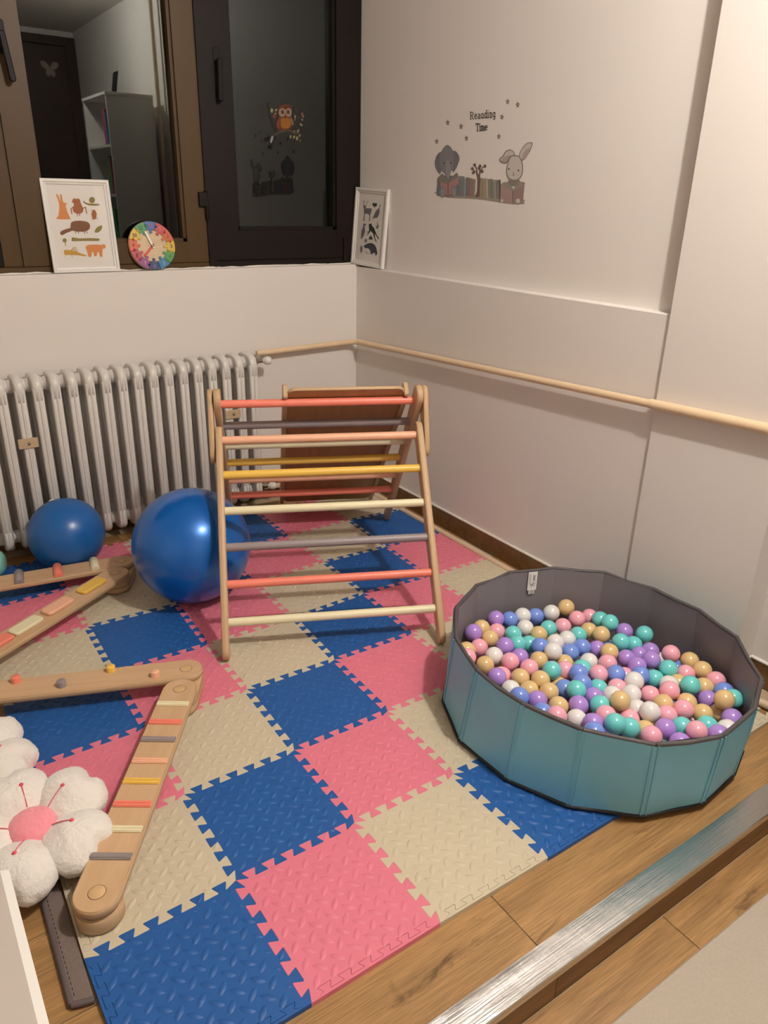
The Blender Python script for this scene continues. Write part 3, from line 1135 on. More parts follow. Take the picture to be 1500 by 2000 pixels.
def sideboard(name, out, xc, th, parent, inv=None):
    """plywood side piece: local Z is its thickness"""
    cx = sum(p[0] for p in out) / len(out)
    cz = sum(p[1] for p in out) / len(out)
    mb = MB().slab([(p[0] - cx, p[1] - cz) for p in out], -th / 2, th / 2, 0.003, 0, 1, smooth_side=True)
    M = Matrix.Translation((xc, cx, cz)) @ YZ
    return mb.build(name, [M_PLY, M_PLYE], parent, M)


AL, BE = 0.886, 0.902
ca, sa, cb_, sb = math.cos(AL), math.sin(AL), math.cos(BE), math.sin(BE)
TT, TZ = 0.52, 0.679
for sg in (-1, 1):
    xs = sg * (HW + TH / 2)
    sideboard('front_leg', bar((0.032 * ca + .004, 0.0262), (0.755 * ca, 0.755 * sa), 0.0255, 0.0285), xs, TH, LAD)
    foot = (TT + 0.838 * cb_, TZ - 0.838 * sb)
    sideboard('rear_leg', bar((foot[0], foot[1]), (TT - .017, TZ + .021), 0.0205, 0.036), xs, TH, LAD)
    pl = sideboard('hinge_plate', bar((0.452, 0.525), (0.515, 0.700), 0.029, 0.032), sg * (HW + TH * 1.5 + .001), 0.018, LAD)
    bl = MB()
    for bt, bz in ((0.463, 0.553), (0.508, 0.683)):
        bl.lathe([(0.0, 0.0135), (.006, .0135), (.008, .011), (.008, .008)], 12, M=Matrix.Translation((bt - (0.452 + 0.515) / 2, bz - (0.525 + .7) / 2, 0)))
    if sg > 0:
        bl.build('bolt', M_CHROME, pl)


def rung(t, z, col):
    mb = MB()
    r = 0.0138
    mb.tube([(-HW - .002, 0, 0), (HW + .002, 0, 0)], r, 20)
    return mb.build('rung', PAINT[col], LAD, Matrix.Translation((0, t, z)))


for s, c in zip((.125, .245, .366, .488, .612, .735), ('cream', 'coral', 'grey', 'cream', 'yellow', 'peach')):
    rung(s * ca, s * sa, c)
rung(TT, TZ, 'coral')
for s, c in zip((.124, .250, .363, .490, .608), ('grey', 'cream', 'yellow', 'peach', 'coral')):
    rung(TT + s * cb_, TZ - s * sb, c)

# ramp hooked over the top rung, sloping down behind
RA = math.radians(42.5)
RAMP = empty('ramp_board', (0.914, 0.914, 0.0028), -0.428)
tag(RAMP, 'plywood ramp hooked over the top rung and sloping down towards the corner', 'ramp')
nr = Vector((0, math.sin(RA), math.cos(RA)))
pr = Vector((0, TT, TZ)) + nr * 0.0145
rm = frame_matrix(pr, (0, math.cos(RA), -math.sin(RA)), Vector((-1, 0, 0)))
# local x runs down the slope, local y = -X, local z = normal
RL = 1.0
MB().slab(rrect(-0.058, RL, -0.292, 0.108, 0.028), 0.0, 0.013, 0.003, 0, 1, smooth_side=True).build('board', [wood('shaded_ply', lin('A3774E'), lin('B58A5E'), 3.0, 30.0, 0.42, bump=0.05), M_PLYE], RAMP, rm)  # same plywood, shade on its underside put into a darker face colour
for yy, w_ in ((0.1165, 1), (-0.3005, -1)):
    so = [(-0.036, 0.000)] + [(-0.036 + .016 * (1 - math.cos(t)), .030 + .014 * math.sin(t)) for t in (0, .5, 1, 1.57)] + [(RL - .02, .044), (RL - .004, .03), (RL, .006), (RL - .01, -.012), (0.030, -.012), (0.020, -.002), (0.0175, .001), (-.0165, .001), (-.019, -.008), (-.026, -.012), (-.033, -.008)]
    so = so[::-1]
    M2 = rm @ Matrix.Translation((0, yy, 0)) @ Matrix.Rotation(PI / 2, 4, 'X')
    MB().slab(so, -0.008, 0.008, 0.0025, 0, 1).build('side_rail', [M_PLY, M_PLYE], RAMP, M2)

# ================================================================== balance beam (zigzag of four hinged planks)
BEAM = empty('balance_beam', (0.25, 0.95, 0.003))
tag(BEAM, 'zigzag wooden balance beam with coloured pads lying on the foam mat', 'balance beam')
BM = Matrix.Translation((-0.25, -0.95, 0))
R_ = 0.047
Z0, Z1 = 0.045, 0.064


def plank_at(p, d, L):
    M = frame_matrix((p[0], p[1], 0), (d[0], d[1], 0), (-d[1], d[0], 0))
    o = MB().slab(pill(0, L, R_, 14), -0.0095, 0.0095, 0.003, 0, 1, smooth_side=True).build('plank', [M_PLY, M_PLYE], BEAM, BM @ M @ Matrix.Translation((0, 0, (Z0 + Z1) / 2)))
    for q in (0.0, L):
        MB().lathe([(0.0165, .0085), (.0165, .0101), (.0158, .0106), (0, .0106)], 24).build('dowel', M_PLYD, o, Matrix.Translation((q, 0, 0)))
        MB().lathe([(0.0176, .00955), (0.0166, .00965)], 24).build('dowel_gap', M_GASKET, o, Matrix.Translation((q, 0, 0)))
    return o, M


M_PLYD = wood('dowel_end', lin('CFA878'), lin('DDB98A'), 30.0, 30.0, 0.5)
PD, PD1 = (0.0455, 0.376), (0.411, 0.922)
PC = (0.461, 1.005)
PB, PA = (0.461, 1.708), (0.506, 1.792)


def unit(a, b):
    d = Vector((b[0] - a[0], b[1] - a[1]))
    return d.normalized(), d.length


dD, LD = unit(PD, PD1)
dC = Vector((-.935, .356)).normalized()
dB = Vector((-.836, -.548)).normalized()
dA = Vector((-.989, .15)).normalized()
pD, mD = plank_at(PD, dD, LD)
pC, mC = plank_at(PC, dC, LD)
pB, mB = plank_at(PB, dB, LD)
pA, mA = plank_at(PA, dA, LD)
zt = 0.0094
for s, c in zip((.588, .513, .445, .368, .300, .229, .157, .085), ('cream', 'coral', 'grey', 'peach', 'yellow', 'coral', 'cream', 'grey')):
    mb = MB().slab(rrect(-.0085, .0085, -.0425, .0425, .002, 2), 0, .0038, .001)
    if c != 'grey':
        for q in (-.004, .004):
            mb.tube([(q, -.0415, .0036), (q, .0415, .0036)], .0036, 10)
    else:
        mb.tube([(0, -.0415, .002), (0, .0415, .002)], .0075, 12, flat=1.0)
    mb.build('tread_pad', PAINT[c], pD, Matrix.Translation((s, 0, zt)))


def on(P, d, w):
    v = Vector((w[0] - P[0], w[1] - P[1]))
    return v.dot(d), v.dot(Vector((-d.y, d.x)))


for w_, c in (((.047, 1.206), 'coral'), ((.144, 1.108), 'grey'), ((.278, 1.109), 'yellow'), ((.375, 1.015), 'peach')):
    a, b = on(PC, dC, w_)
    b = max(-.03, min(.03, b))
    MB().lathe([(.0125, 0), (.0125, .016), (.011, .018), (0, .018)], 20).build('peg', PAINT[c], pC, Matrix.Translation((a, b, zt)))
for s, c in zip((.118, .272, .405, .52), ('yellow', 'peach', 'cream', 'coral')):
    MB().slab(rrect(-.055, .055, -.0225, .0225, .012), 0, .012, .003).build('tread_pad', PAINT[c], pB, Matrix.Translation((s, 0, zt)))
for s, c in zip((.093, .218, .345, .47), ('cream', 'coral', 'grey', 'yellow')):
    h = MB()
    pr_ = [(.0155 * math.cos(PI * k / 10), .0155 * math.sin(PI * k / 10)) for k in range(11)]
    h.slab(pr_, -.045, .045, .001, smooth_side=True)
    h.build('tread_pad', PAINT[c], pA, Matrix.Translation((s, 0, zt)) @ Matrix.Rotation(PI / 2, 4, 'X'))
for a, b in ((PD1, PC), (PB, PA)):
    d, L = unit(a, b)
    M = frame_matrix((a[0], a[1], 0), (d.x, d.y, 0), (-d.y, d.x, 0))
    for z0, z1 in ((0.0005, .0215), (.0225, .0445)):
        MB().slab(pill(0, L, R_, 14), (z0 - z1) / 2, (z1 - z0) / 2, .003, 0, 1, smooth_side=True).build('link_block', [M_PLY, M_PLYE], BEAM, BM @ M @ Matrix.Translation((0, 0, (z0 + z1) / 2)))
fb = MB()
fb.slab(pill(0, 0.001, .046, 16), -.018, .018, .003, 0, 1, smooth_side=True)
fb.build('foot_block', [M_PLYE, M_PLYE], BEAM, BM @ Matrix.Translation((PD[0], PD[1], .0185)))
MB().slab(pill(0, 0.001, .040, 16), -.004, .004, .0, 0, 0, smooth_side=True).build('spacer', M_PLYE, BEAM, BM @ Matrix.Translation((PD[0], PD[1], .0405)))

# ================================================================== exercise balls
def big_ball(name, c, r, m, label, flat=0.985):
    mb = MB()

    def fn(p, d):
        s = 1 + 0.0009 * noise.noise(d * 9) + (0.0012 * math.cos(60 * math.atan2(d.y, d.x)) * max(0, abs(d.z) - .6) if name == 'gym_ball' else 0)
        q = p * s
        if q.z < -r * flat:
            q.z = -r * flat
        return q
    mb.ellipsoid((0, 0, 0), (r, r, r), 96, 48, fn=fn)
    o = mb.build(name, m, None, Matrix.Translation((c[0], c[1], r * flat + 0.0005)) @ (Matrix.Rotation(0.0, 4, 'Y')))
    tag(o, label, 'ball')
    return o


M_GYM = mat('pearl_blue_vinyl', lin('0564BC'), 0.30, noise_amt=0.03, scale=6, coat=0.45, metal=0.25, bump=0.05, bscale=40)
M_GYM2 = mat('matt_blue_vinyl', lin('1B5FA6'), 0.30, noise_amt=0.03, scale=6, bump=0.03, bscale=60)
g1 = big_ball('gym_ball', (0.684, 1.513), 0.2015, M_GYM, 'large glossy dark blue gym ball behind the left side of the climbing triangle')
g2 = big_ball('gym_ball', (0.366, 1.984), 0.137, M_GYM2, 'small matt blue ball in front of the radiator')
for o, r, a in ((g1, .2015, (.4, .2, 1)), (g2, .139, (-.2, .4, 1))):
    d = Vector(a).normalized()
    M = Matrix.Translation(d * (r - .001)) @ d.to_track_quat('Z', 'Y').to_matrix().to_4x4()
    MB().lathe([(.011, -.001), (.011, .0015), (.009, .0025), (0, .0025)], 16, M=M).build('valve_plug', M_WHITE, o)
M_MINT = mat('mint_plastic', lin('8FD0BC'), 0.4)
mt = MB()
prf = [(0, -.05), (.028, -.05), (.043, -.040), (.056, -.012), (.056, .012), (.043, .040), (.028, .05), (0, .05)]
mt.lathe(prf, 20)
mo = mt.build('bean_bag_weight', M_MINT, None, Matrix.Translation((.100, 2.055, .0515)) @ Matrix.Rotation(PI / 2, 4, 'Y') @ Matrix.Rotation(.4, 4, 'X'))
mo.name = 'toy_weight'
tag(mo, 'mint green plastic weight half seen at the left edge under the radiator', 'toy')
mo.location.z = 0.0505

# ================================================================== radiator
RAD = empty('radiator', (0.7, 2.20, 0.03))
tag(RAD, 'white cast iron column radiator on the wall under the window', 'radiator')
RM = Matrix.Translation((-0.7, -2.20, -0.03))


def section_mesh():
    mb = MB()
    zb, ztop = 0.035, 0.706
    for y, w_, dpt in ((-.058, .0180, .013), (0, .013, .014), (.058, .0155, .013)):
        mb.slab(rrect(-w_, w_, y - dpt, y + dpt, .0085, 3), zb + .045, ztop - .045, .001, smooth_side=True)
    # raised rib down the front column
    mb.tube([(0, -.070, zb + .05), (0, -.0712, .2), (0, -.0712, .55), (0, -.070, ztop - .06)], .0045, 8)
    # rounded head and foot, seen from the side (y, z)
    head = [(-.071, ztop - .09), (-.062, ztop - .095), (-.045, ztop - .088), (-.028, ztop - .068), (0, ztop - .064), (.028, ztop - .068), (.045, ztop - .088), (.062, ztop - .095), (.071, ztop - .09),
            (.072, ztop - .045), (.066, ztop - .022), (.05, ztop - .006), (.02, ztop), (-.02, ztop), (-.05, ztop - .006), (-.066, ztop - .022), (-.072, ztop - .045)]
    footp = [(y, zb + ztop - z) for y, z in head][::-1]
    for o in (head, footp):
        mb.slab(o, -.0165, .0165, .006, M=YZ, smooth_side=True)
    for z in (ztop - .042, zb + .042):
        prof = [(.024, -.0305), (.0265, -.026), (.027, -.016), (.025, -.012), (.025, .012), (.027, .016), (.0265, .026), (.024, .0305)]
        mb.lathe(prof, 20, M=Matrix.Translation((0, 0, z)) @ Matrix.Rotation(PI / 2, 4, 'Y'))
    return mb.mesh('section', M_RAD)


sec = section_mesh()
XS = 0.0615
for k in range(19):
    o = bpy.data.objects.new('section', sec)
    x = 1.232 - XS * k
    o.matrix_basis = RM @ Matrix.Translation((x, 2.20, 0.0))
    put(o, RAD)
for x in (0.308, 1.122):
    p = MB().slab(rrect(-.0345, .0345, -.019, .019, .003), 0, .004, .001)
    po = p.build('clamp_plate', M_BRASS, RAD, RM @ Matrix.Translation((x, 2.125, .465)) @ Matrix.Rotation(PI / 2, 4, 'X'))
    MB().lathe([(.0055, 0), (.0055, .004), (.003, .006), (0, .006)], 12).build('screw', M_CHROME, po, Matrix.Translation((0.002, 0, .004)))
    MB().tube([(x - .002, 2.175, .13), (x - .002, 2.175, .62)], .009, 8, M=RM).build('tie_rod', M_RUST, RAD)
# valves at the right end
vb = MB()
for z, yy in ((.664, 2.2), (.077, 2.2)):
    vb = MB().tube([(1.262, yy, z), (1.305, yy, z)], .0105, 12, M=RM)
    vb.lathe([(.016, 0), (.016, .012)], 6, M=RM @ Matrix.Translation((1.272, yy, z)) @ Matrix.Rotation(PI / 2, 4, 'Y'), smooth=False)
    vb.tube([(1.295, yy, z), (1.298, yy + .03, z + .012)], .011, 10, M=RM)
    vo = vb.build('valve', M_CHROME, RAD)
    MB().lathe([(.008, 0), (.012, .006), (.017, .012), (.0185, .026), (.015, .036), (.008, .040), (0, .040)], 18, M=RM @ Matrix.Translation((1.303, yy - .006, z)) @ Matrix.Rotation(PI / 2, 4, 'Y') @ Matrix.Rotation(.35, 4, 'X')).build('valve_knob', M_WHITE, vo)

# ================================================================== pipes
def arc_path(a, b, c, r, n=7):
    """a -> b -> c with corner b rounded"""
    a, b, c = Vector(a), Vector(b), Vector(c)
    u, v = (a - b).normalized(), (c - b).normalized()
    p0, p1 = b + u * r, b + v * r
    out = [a]
    for k in range(n + 1):
        t = k / n
        out.append(p0 * (1 - t) ** 2 + b * 2 * t * (1 - t) + p1 * t * t)
    out.append(c)
    return out


PIPEO = empty('heating_pipe', (1.80, 2.24, .69))
tag(PIPEO, 'cream painted heating pipe running from the radiator valve along the right wall', 'pipe')
PM2 = Matrix.Translation((-1.80, -2.24, -.69))
MB().tube(arc_path((1.30, 2.245, .687), (1.816, 2.245, .699), (1.8165, .548, .774), .05) , .0128, 14, M=PM2).build('pipe_run', M_PIPE, PIPEO)
MB().tube([(1.8165, .562, .7735), (1.8165, .556, .774), (1.817, -.05, .799)], .0155, 14, M=PM2).build('pipe_run', M_PIPE, PIPEO)
MB().tube([(1.819, .572, .7733), (1.819, .560, .7737)], .0150, 14, M=PM2).build('coupling', M_PIPE, PIPEO)
fp = MB().tube([(1.25, 2.262, .05), (1.74, 2.262, .02), (1.778, 2.225, .004), (1.784, 2.1, .001), (1.784, 1.0, .001), (1.800, .40, .001), (1.826, .05, .002), (1.858, -.10, .003)], .0128, 12).build('floor_pipe', M_PIPEW)
fp.name = 'floor_pipe'
tag(fp, 'pale painted heating pipe lying on the floor along the right skirting', 'pipe')
rp_ = empty('riser_pipe', (1.885, -.185, 0))
tag(rp_, 'cream vertical riser pipe mirrored in the left window pane', 'pipe')
MB().tube([(1.885, -.185, .01 - .1), (1.885, -.185, 2.61)], .014, 12, M=Matrix.Translation((-1.885, .185, 0))).build('pipe_run', M_PIPEW, rp_)
for z in (1.28, 1.86):
    MB().tube([(1.885, -.185, z), (1.885, -.185, z + .02)], .02, 12, M=Matrix.Translation((-1.885, .185, 0))).build('pipe_clip', M_PIPEW, rp_)

# ================================================================== plush flower cushions
def flower(loc, tilt, rz, label, R=0.098, k=1.0):
    root = empty('flower_cushion', loc)
    root.rotation_euler = (tilt, 0, rz)
    tag(root, label, 'cushion', 'white plush flower cushions')
    for i in range(5):
        a = math.radians(28 + 72 * i)
        M = Matrix.Rotation(a, 4, 'Z') @ Matrix.Translation((R * k, 0, 0.0))

        def fn(p, d, i=i):
            x, y, z = p
            # notch at the tip, narrowing towards the centre
            if x > 0:
                x -= 0.016 * math.exp(-(y / .016) ** 2) * (x / .07)
            y *= 1.0 + 0.16 * (x / .07)
            z *= 1.0 - 0.22 * math.exp(-((x + .062) / .03) ** 2)
            q = Vector((x, y, z))
            s = i * 13.1
            n1 = noise.noise((q.x * 40 + s, q.y * 40, q.z * 40))
            n2 = noise.noise((q.x * 170 + s, q.y * 170, q.z * 170))
            n3 = noise.noise((q.x * 420 + s, q.y * 420, q.z * 420))
            return q + d * (0.0030 * n1 + 0.0016 * n2 + 0.0009 * n3)
        MB().ellipsoid((0, 0, 0), (.073 * k, .074 * k, .051 * k), 110, 66, M=M, fn=fn).build('petal', M_PLUSH, root)
    MB().ellipsoid((0, 0, 0.012), (.050 * k, .044 * k, .034 * k), 64, 40,
                   fn=lambda p, d: p + d * (0.0014 * noise.noise(p * 160) + 0.0008 * noise.noise(p * 400))).build('flower_centre', M_PLUSHP, root)
    for i in range(5):
        a = math.radians(28 + 72 * i + (4, -9, 3, -4, 8)[i])
        st = MB()
        pts = []
        for q in range(7):
            r = (.043 + (.088 - .043) * q / 6) * k
            e = max(0, 1 - ((r - R * k) / (.072 * k)) ** 2)
            z = .050 * k * math.sqrt(e) * (1 - .22 * math.exp(-((r - R * k + .062) / .03) ** 2)) + .0018
            pts.append((r * math.cos(a), r * math.sin(a), z))
        st.tube(pts, .0011, 6)
        st.ellipsoid(pts[-1], (.0048, .0042, .0035), 10, 6)
        st.build('stamen', M_EMB, root)
    return root


flower((-.026, .604, .070), 0.16, -0.02, 'white plush flower cushion with pink centre in front of the balance beam end')
flower((-.128, .912, .062), 0.10, 0.3, 'white plush flower cushion cut off by the left edge, behind the other cushion', k=1.0)

# ================================================================== grey fabric strip beside the mat
sp = empty('fabric_strip', (-.024, .40, FZ))
tag(sp, 'dark grey velour strip with stitched binding lying along the left mat edge', 'rug edge')
SPM = Matrix.Translation((.024, -.40, -FZ))
oL = [(-.0385, .66), (-.0455, .226), (-.0095, .218), (-.0055, .66)]
MB().slab(oL, FZ, FZ + .011, .003, M=SPM).build('strip_body', M_STRIP, sp)
bd = MB().tube([(-.0395, .66, FZ + .007), (-.0425, .45, FZ + .007), (-.0465, .228, FZ + .007)], .0062, 8, M=SPM)
bd.tube([(-.0465, .228, FZ + .007), (-.0285, .2215, FZ + .0075), (-.0095, .217, FZ + .007)], .0062, 8, M=SPM)
bd.build('binding', M_STRIPE, sp)
stt = MB()
for q in range(34):
    y0 = .24 + q * .012
    xx = -.0385 + (.0058) * (y0 - .226) / .434
    stt.tube([(xx, y0, FZ + .0108), (xx + .0001, y0 + .007, FZ + .0108)], .0009, 5, M=SPM)
so_ = stt.build('stitching', M_BLACKC, sp)
so_['kind'] = 'stuff'

# ================================================================== white furniture at the lower left
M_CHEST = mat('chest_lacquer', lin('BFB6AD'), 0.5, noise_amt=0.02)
wc = empty('storage_chest', (-.30, -.0, FZ))
tag(wc, 'white storage chest cut off by the lower left corner of the picture', 'furniture')
WM = Matrix.Translation((.30, 0, -FZ))
MB().box(-.50, -.0965, -.185, .174, FZ + .03, .392, M=WM, ch=.004).build('body', M_CHEST, wc)
MB().slab([(-.19, .392), (.178, .392), (.178, .404), (-.19, .404)], -.505, -.104, 0, M=WM @ YZ).build('lid', M_CHEST, wc)
MB().raw([(-.104, -.19, .404), (-.0925, -.19, .399), (-.0925, -.19, .392), (-.104, -.19, .392), (-.104, .178, .404), (-.0925, .178, .399), (-.0925, .178, .392), (-.104, .178, .392)],
         [(0, 1, 5, 4), (1, 2, 6, 5), (2, 3, 7, 6), (0, 3, 2, 1), (4, 5, 6, 7)], M=WM).build('edge_trim', M_WHITE, wc)
for px, py in ((-.48, -.165), (-.12, -.165), (-.48, .15), (-.12, .15)):
    MB().lathe([(.014, FZ), (.018, FZ + .03)], 12, M=WM @ Matrix.Translation((px, py, 0))).build('leg', M_WHITE, wc)

# ================================================================== framed animal prints
INK = {}


def ink(h):
    if h not in INK:
        INK[h] = flat(h)
    return INK[h]


M_PGLASS = None


def pglass():
    t = NT('picture_glass')
    n, l = t.n, t.l
    out = n['Material Output']
    n.remove(t.b)
    F0 = 0.04
    lw = t.add('ShaderNodeLayerWeight')
    pw = t.add('ShaderNodeMath', operation='POWER', i_1=5.0)
    t.link(lw, 'Facing', pw, 0)
    fr = t.add('ShaderNodeMath', operation='MULTIPLY_ADD', i_1=1 - F0, i_2=F0)
    t.link(pw, 0, fr, 0)
    tr = t.add('ShaderNodeBsdfTransparent')
    gl = t.add('ShaderNodeBsdfGlossy')
    gl.inputs['Roughness'].default_value = 0.02
    mx = t.add('ShaderNodeMixShader')
    l.new(fr.outputs[0], mx.inputs[0])
    l.new(tr.outputs[0], mx.inputs[1])
    l.new(gl.outputs[0], mx.inputs[2])
    l.new(mx.outputs[0], out.inputs['Surface'])
    return t.m


M_PGLASS = pglass()


def picture(label, bl, br, tl, dep, quad, shapes, lines, paper=M_PAPER, rw=.019):
    """bl, br: bottom corners, tl: top left corner (front face); quad: art units of the four corners tl, tr, br, bl"""
    bl, br, tl = Vector(bl), Vector(br), Vector(tl)
    W = (br - bl).length
    xa = (br - bl).normalized()
    yv = (tl - bl)
    ya = (yv - xa * yv.dot(xa))
    H = ya.length
    root = empty('picture_frame', bl)
    M = frame_matrix(bl, xa, ya)
    M = Matrix.Translation(-bl) @ M
    tag(root, label, 'picture')
    fr = MB()
    # moulded rails with mitred corners
    prof = [(0, -dep), (0, -.001), (.002, 0), (rw * .5, 0), (rw * .62, -.0035), (rw * .9, -.0045), (rw, -.006), (rw, -dep)]
    rings = []
    for o, z in prof:
        rings.append([(o, o, z), (W - o, o, z), (W - o, H - o, z), (o, H - o, z)])
    vs = [p for r in rings for p in r]
    fs = []
    for a in range(len(prof) - 1):
        for k in range(4):
            j = (k + 1) % 4
            fs.append((a * 4 + k, a * 4 + j, (a + 1) * 4 + j, (a + 1) * 4 + k))
    fr.raw(vs, fs, 0, False, M)
    fr.build('frame', M_WHITE, root)
    MB().box(.003, W - .003, .003, H - .003, -dep + .001, -.0085, M=M).build('print_sheet', paper, root)
    hm = homography(quad, [(0, H), (W, H), (W, 0), (0, 0)])
    art = Art(lambda p, z: tuple(M @ Vector((*hm(p), -.0083 + z))), .00004)
    for pts, c, sm in shapes:
        art.add(pts, ink(c), 'animal_print', sm)
    for pts, wd, c in lines:
        art.line(pts, wd, ink(c), 'animal_print')
    art.build(root)
    MB().poly([(rw * .9, rw * .9, -.0064), (W - rw * .9, rw * .9, -.0064), (W - rw * .9, H - rw * .9, -.0064), (rw * .9, H - rw * .9, -.0064)], M=M).build('glazing', M_PGLASS, root)
    return root


OR, BRN, DBR, OLV, YLW = 'D98A4A', 'A4612F', '7B4E2C', '8A7A36', 'C99A36'
sh1 = [
    ([(245, 262), (262, 262), (285, 325), (280, 262), (296, 262), (310, 325), (345, 342), (345, 354), (335, 356), (352, 420), (378, 480), (374, 494), (262, 494), (255, 478), (268, 462), (275, 360)], OR, True),
    ([(400, 302), (415, 290), (430, 297), (445, 292), (465, 300), (478, 340), (502, 395), (488, 430), (450, 440), (415, 425), (402, 395), (412, 345), (395, 330)], BRN, True),
    (ell(580, 305, 28, 30), OLV, False), ([(500, 312), (520, 328), (560, 338), (640, 340), (645, 355), (560, 357), (515, 340), (498, 322)], OLV, True),
    (ell(603, 445, 23, 48, -.08), BRN, False),
    ([(385, 560), (395, 520), (450, 506), (530, 512), (565, 540), (560, 585), (510, 610), (430, 608), (395, 595)], DBR, True),
    ([(400, 575), (410, 598), (350, 625), (310, 648), (290, 635), (295, 612), (340, 590)], DBR, True),
    ([(612, 615), (625, 575), (655, 552), (680, 548), (676, 585), (650, 612)], OLV, True),
    ([(398, 688), (405, 668), (470, 676), (560, 672), (650, 674), (657, 688), (645, 698), (540, 700), (470, 702), (405, 704)], OLV, True),
    (ell(332, 698, 20, 20), OLV, False), ([(336, 715), (344, 715), (346, 752), (340, 752)], BRN, False),
    ([(328, 800), (345, 790), (420, 795), (470, 815), (540, 840), (530, 848), (440, 838), (345, 838), (330, 820)], YLW, True),
    ([(530, 765), (550, 740), (620, 733), (675, 735), (690, 728), (715, 735), (716, 765), (690, 778), (688, 845), (668, 848), (655, 805), (640, 812), (635, 842), (612, 842), (605, 808), (590, 812), (585, 850), (560, 850), (545, 800)], OR, True),
]
ln1 = [([(405, 375), (385, 395), (395, 440)], 9, BRN), ([(495, 390), (520, 372), (533, 435)], 9, BRN), ([(448, 435), (445, 462)], 7, BRN), ([(465, 435), (470, 460)], 7, BRN),
       ([(575, 400), (590, 415)], 5, BRN), ([(570, 440), (595, 440)], 5, BRN), ([(632, 435), (612, 440)], 5, BRN), ([(635, 485), (618, 470)], 5, BRN), ([(585, 492), (592, 470)], 5, BRN),
       ([(440, 605), (430, 628)], 6, DBR), ([(458, 606), (462, 628)], 6, DBR), ([(510, 606), (520, 632)], 6, DBR), ([(528, 600), (545, 622)], 6, DBR),
       ([(400, 795), (435, 760), (455, 810)], 6, YLW), ([(390, 795), (415, 765), (440, 808)], 5, YLW), ([(350, 835), (335, 855)], 4, YLW), ([(400, 838), (410, 862)], 4, YLW)]
picture('white framed print of orange and brown animals leaning on the window', (.5185, 2.292, 1.0475), (.7615, 2.292, 1.0475), (.5205, 2.322, 1.372), .012,
        [(78, 103), (722, 112), (858, 985), (240, 1018)], sh1, ln1)

SL, GY, DG = '4C5158', '7A7878', '3C4440'
sh2 = [
    ([(345, 560), (360, 520), (385, 560), (410, 545), (400, 600), (520, 600), (525, 640), (500, 720), (490, 860), (470, 860), (480, 740), (440, 715), (385, 710), (375, 860), (350, 860), (365, 740), (362, 620)], GY, False),
    ([(540, 500), (560, 488), (590, 495), (630, 490), (632, 545), (600, 560), (580, 590), (570, 555), (545, 545)], DG, True),
    ([(540, 825), (580, 720), (620, 640), (680, 585), (690, 525), (710, 525), (690, 600), (690, 680), (650, 780), (580, 795)], GY, True),
    ([(355, 920), (385, 905), (412, 930), (410, 955), (390, 940), (385, 990), (395, 1060), (370, 1140), (320, 1220), (308, 1170), (320, 1040), (350, 975)], GY, True),
    ([(470, 905), (490, 915), (525, 900), (535, 950), (580, 990), (605, 1050), (640, 1130), (690, 1200), (680, 1220), (655, 1190), (600, 1100), (605, 1190), (640, 1265), (625, 1275), (590, 1200), (565, 1110), (510, 1050), (490, 1080), (445, 1140), (435, 1135), (480, 1040), (470, 970)], DG, False),
    ([(600, 910), (625, 970), (640, 930), (650, 840), (662, 930), (670, 950), (685, 905), (680, 960), (650, 1010), (620, 985)], GY, True),
    ([(470, 1215), (490, 1165), (510, 1145), (540, 1175), (555, 1215), (510, 1225)], SL, True),
    ([(380, 1250), (400, 1210), (430, 1220), (440, 1240), (420, 1285), (400, 1285)], GY, True),
    ([(370, 1350), (420, 1320), (460, 1298), (540, 1292), (600, 1325), (635, 1390), (660, 1500), (650, 1510), (630, 1540), (615, 1535), (612, 1490), (560, 1490), (545, 1520), (520, 1510), (505, 1440), (460, 1390), (420, 1400), (380, 1375)], SL, False),
    (ell(322, 1415, 24, 72), GY, False),
]
ln2 = [([(355, 530), (345, 470), (375, 440)], 8, GY), ([(400, 545), (430, 490), (455, 450)], 8, GY), ([(375, 500), (365, 460)], 7, GY), ([(425, 495), (440, 460)], 7, GY),
       ([(400, 1460), (470, 1510)], 7, GY), ([(490, 1060), (430, 1080)], 12, DG)]
picture('white framed print of grey and blue animals leaning in the corner beside the window', (1.8335, 2.322, 1.0478), (1.8545, 2.094, 1.0385), (1.852, 2.318, 1.376), .016,
        [(208, 178), (900, 203), (772, 1805), (130, 1690)], sh2, ln2, rw=.021)

# ================================================================== puzzle clock
CK = empty('puzzle_clock', (.903, 2.300, 1.046))
tag(CK, 'round wooden puzzle clock with rainbow numbers leaning on the window sill', 'clock')
CT = 0.19
ckM = Matrix.Rotation(-CT, 4, 'X') @ Matrix.Translation((0, 0, .0925)) @ Matrix.Rotation(PI / 2, 4, 'X') @ Matrix.Rotation(-.035, 4, 'Z')
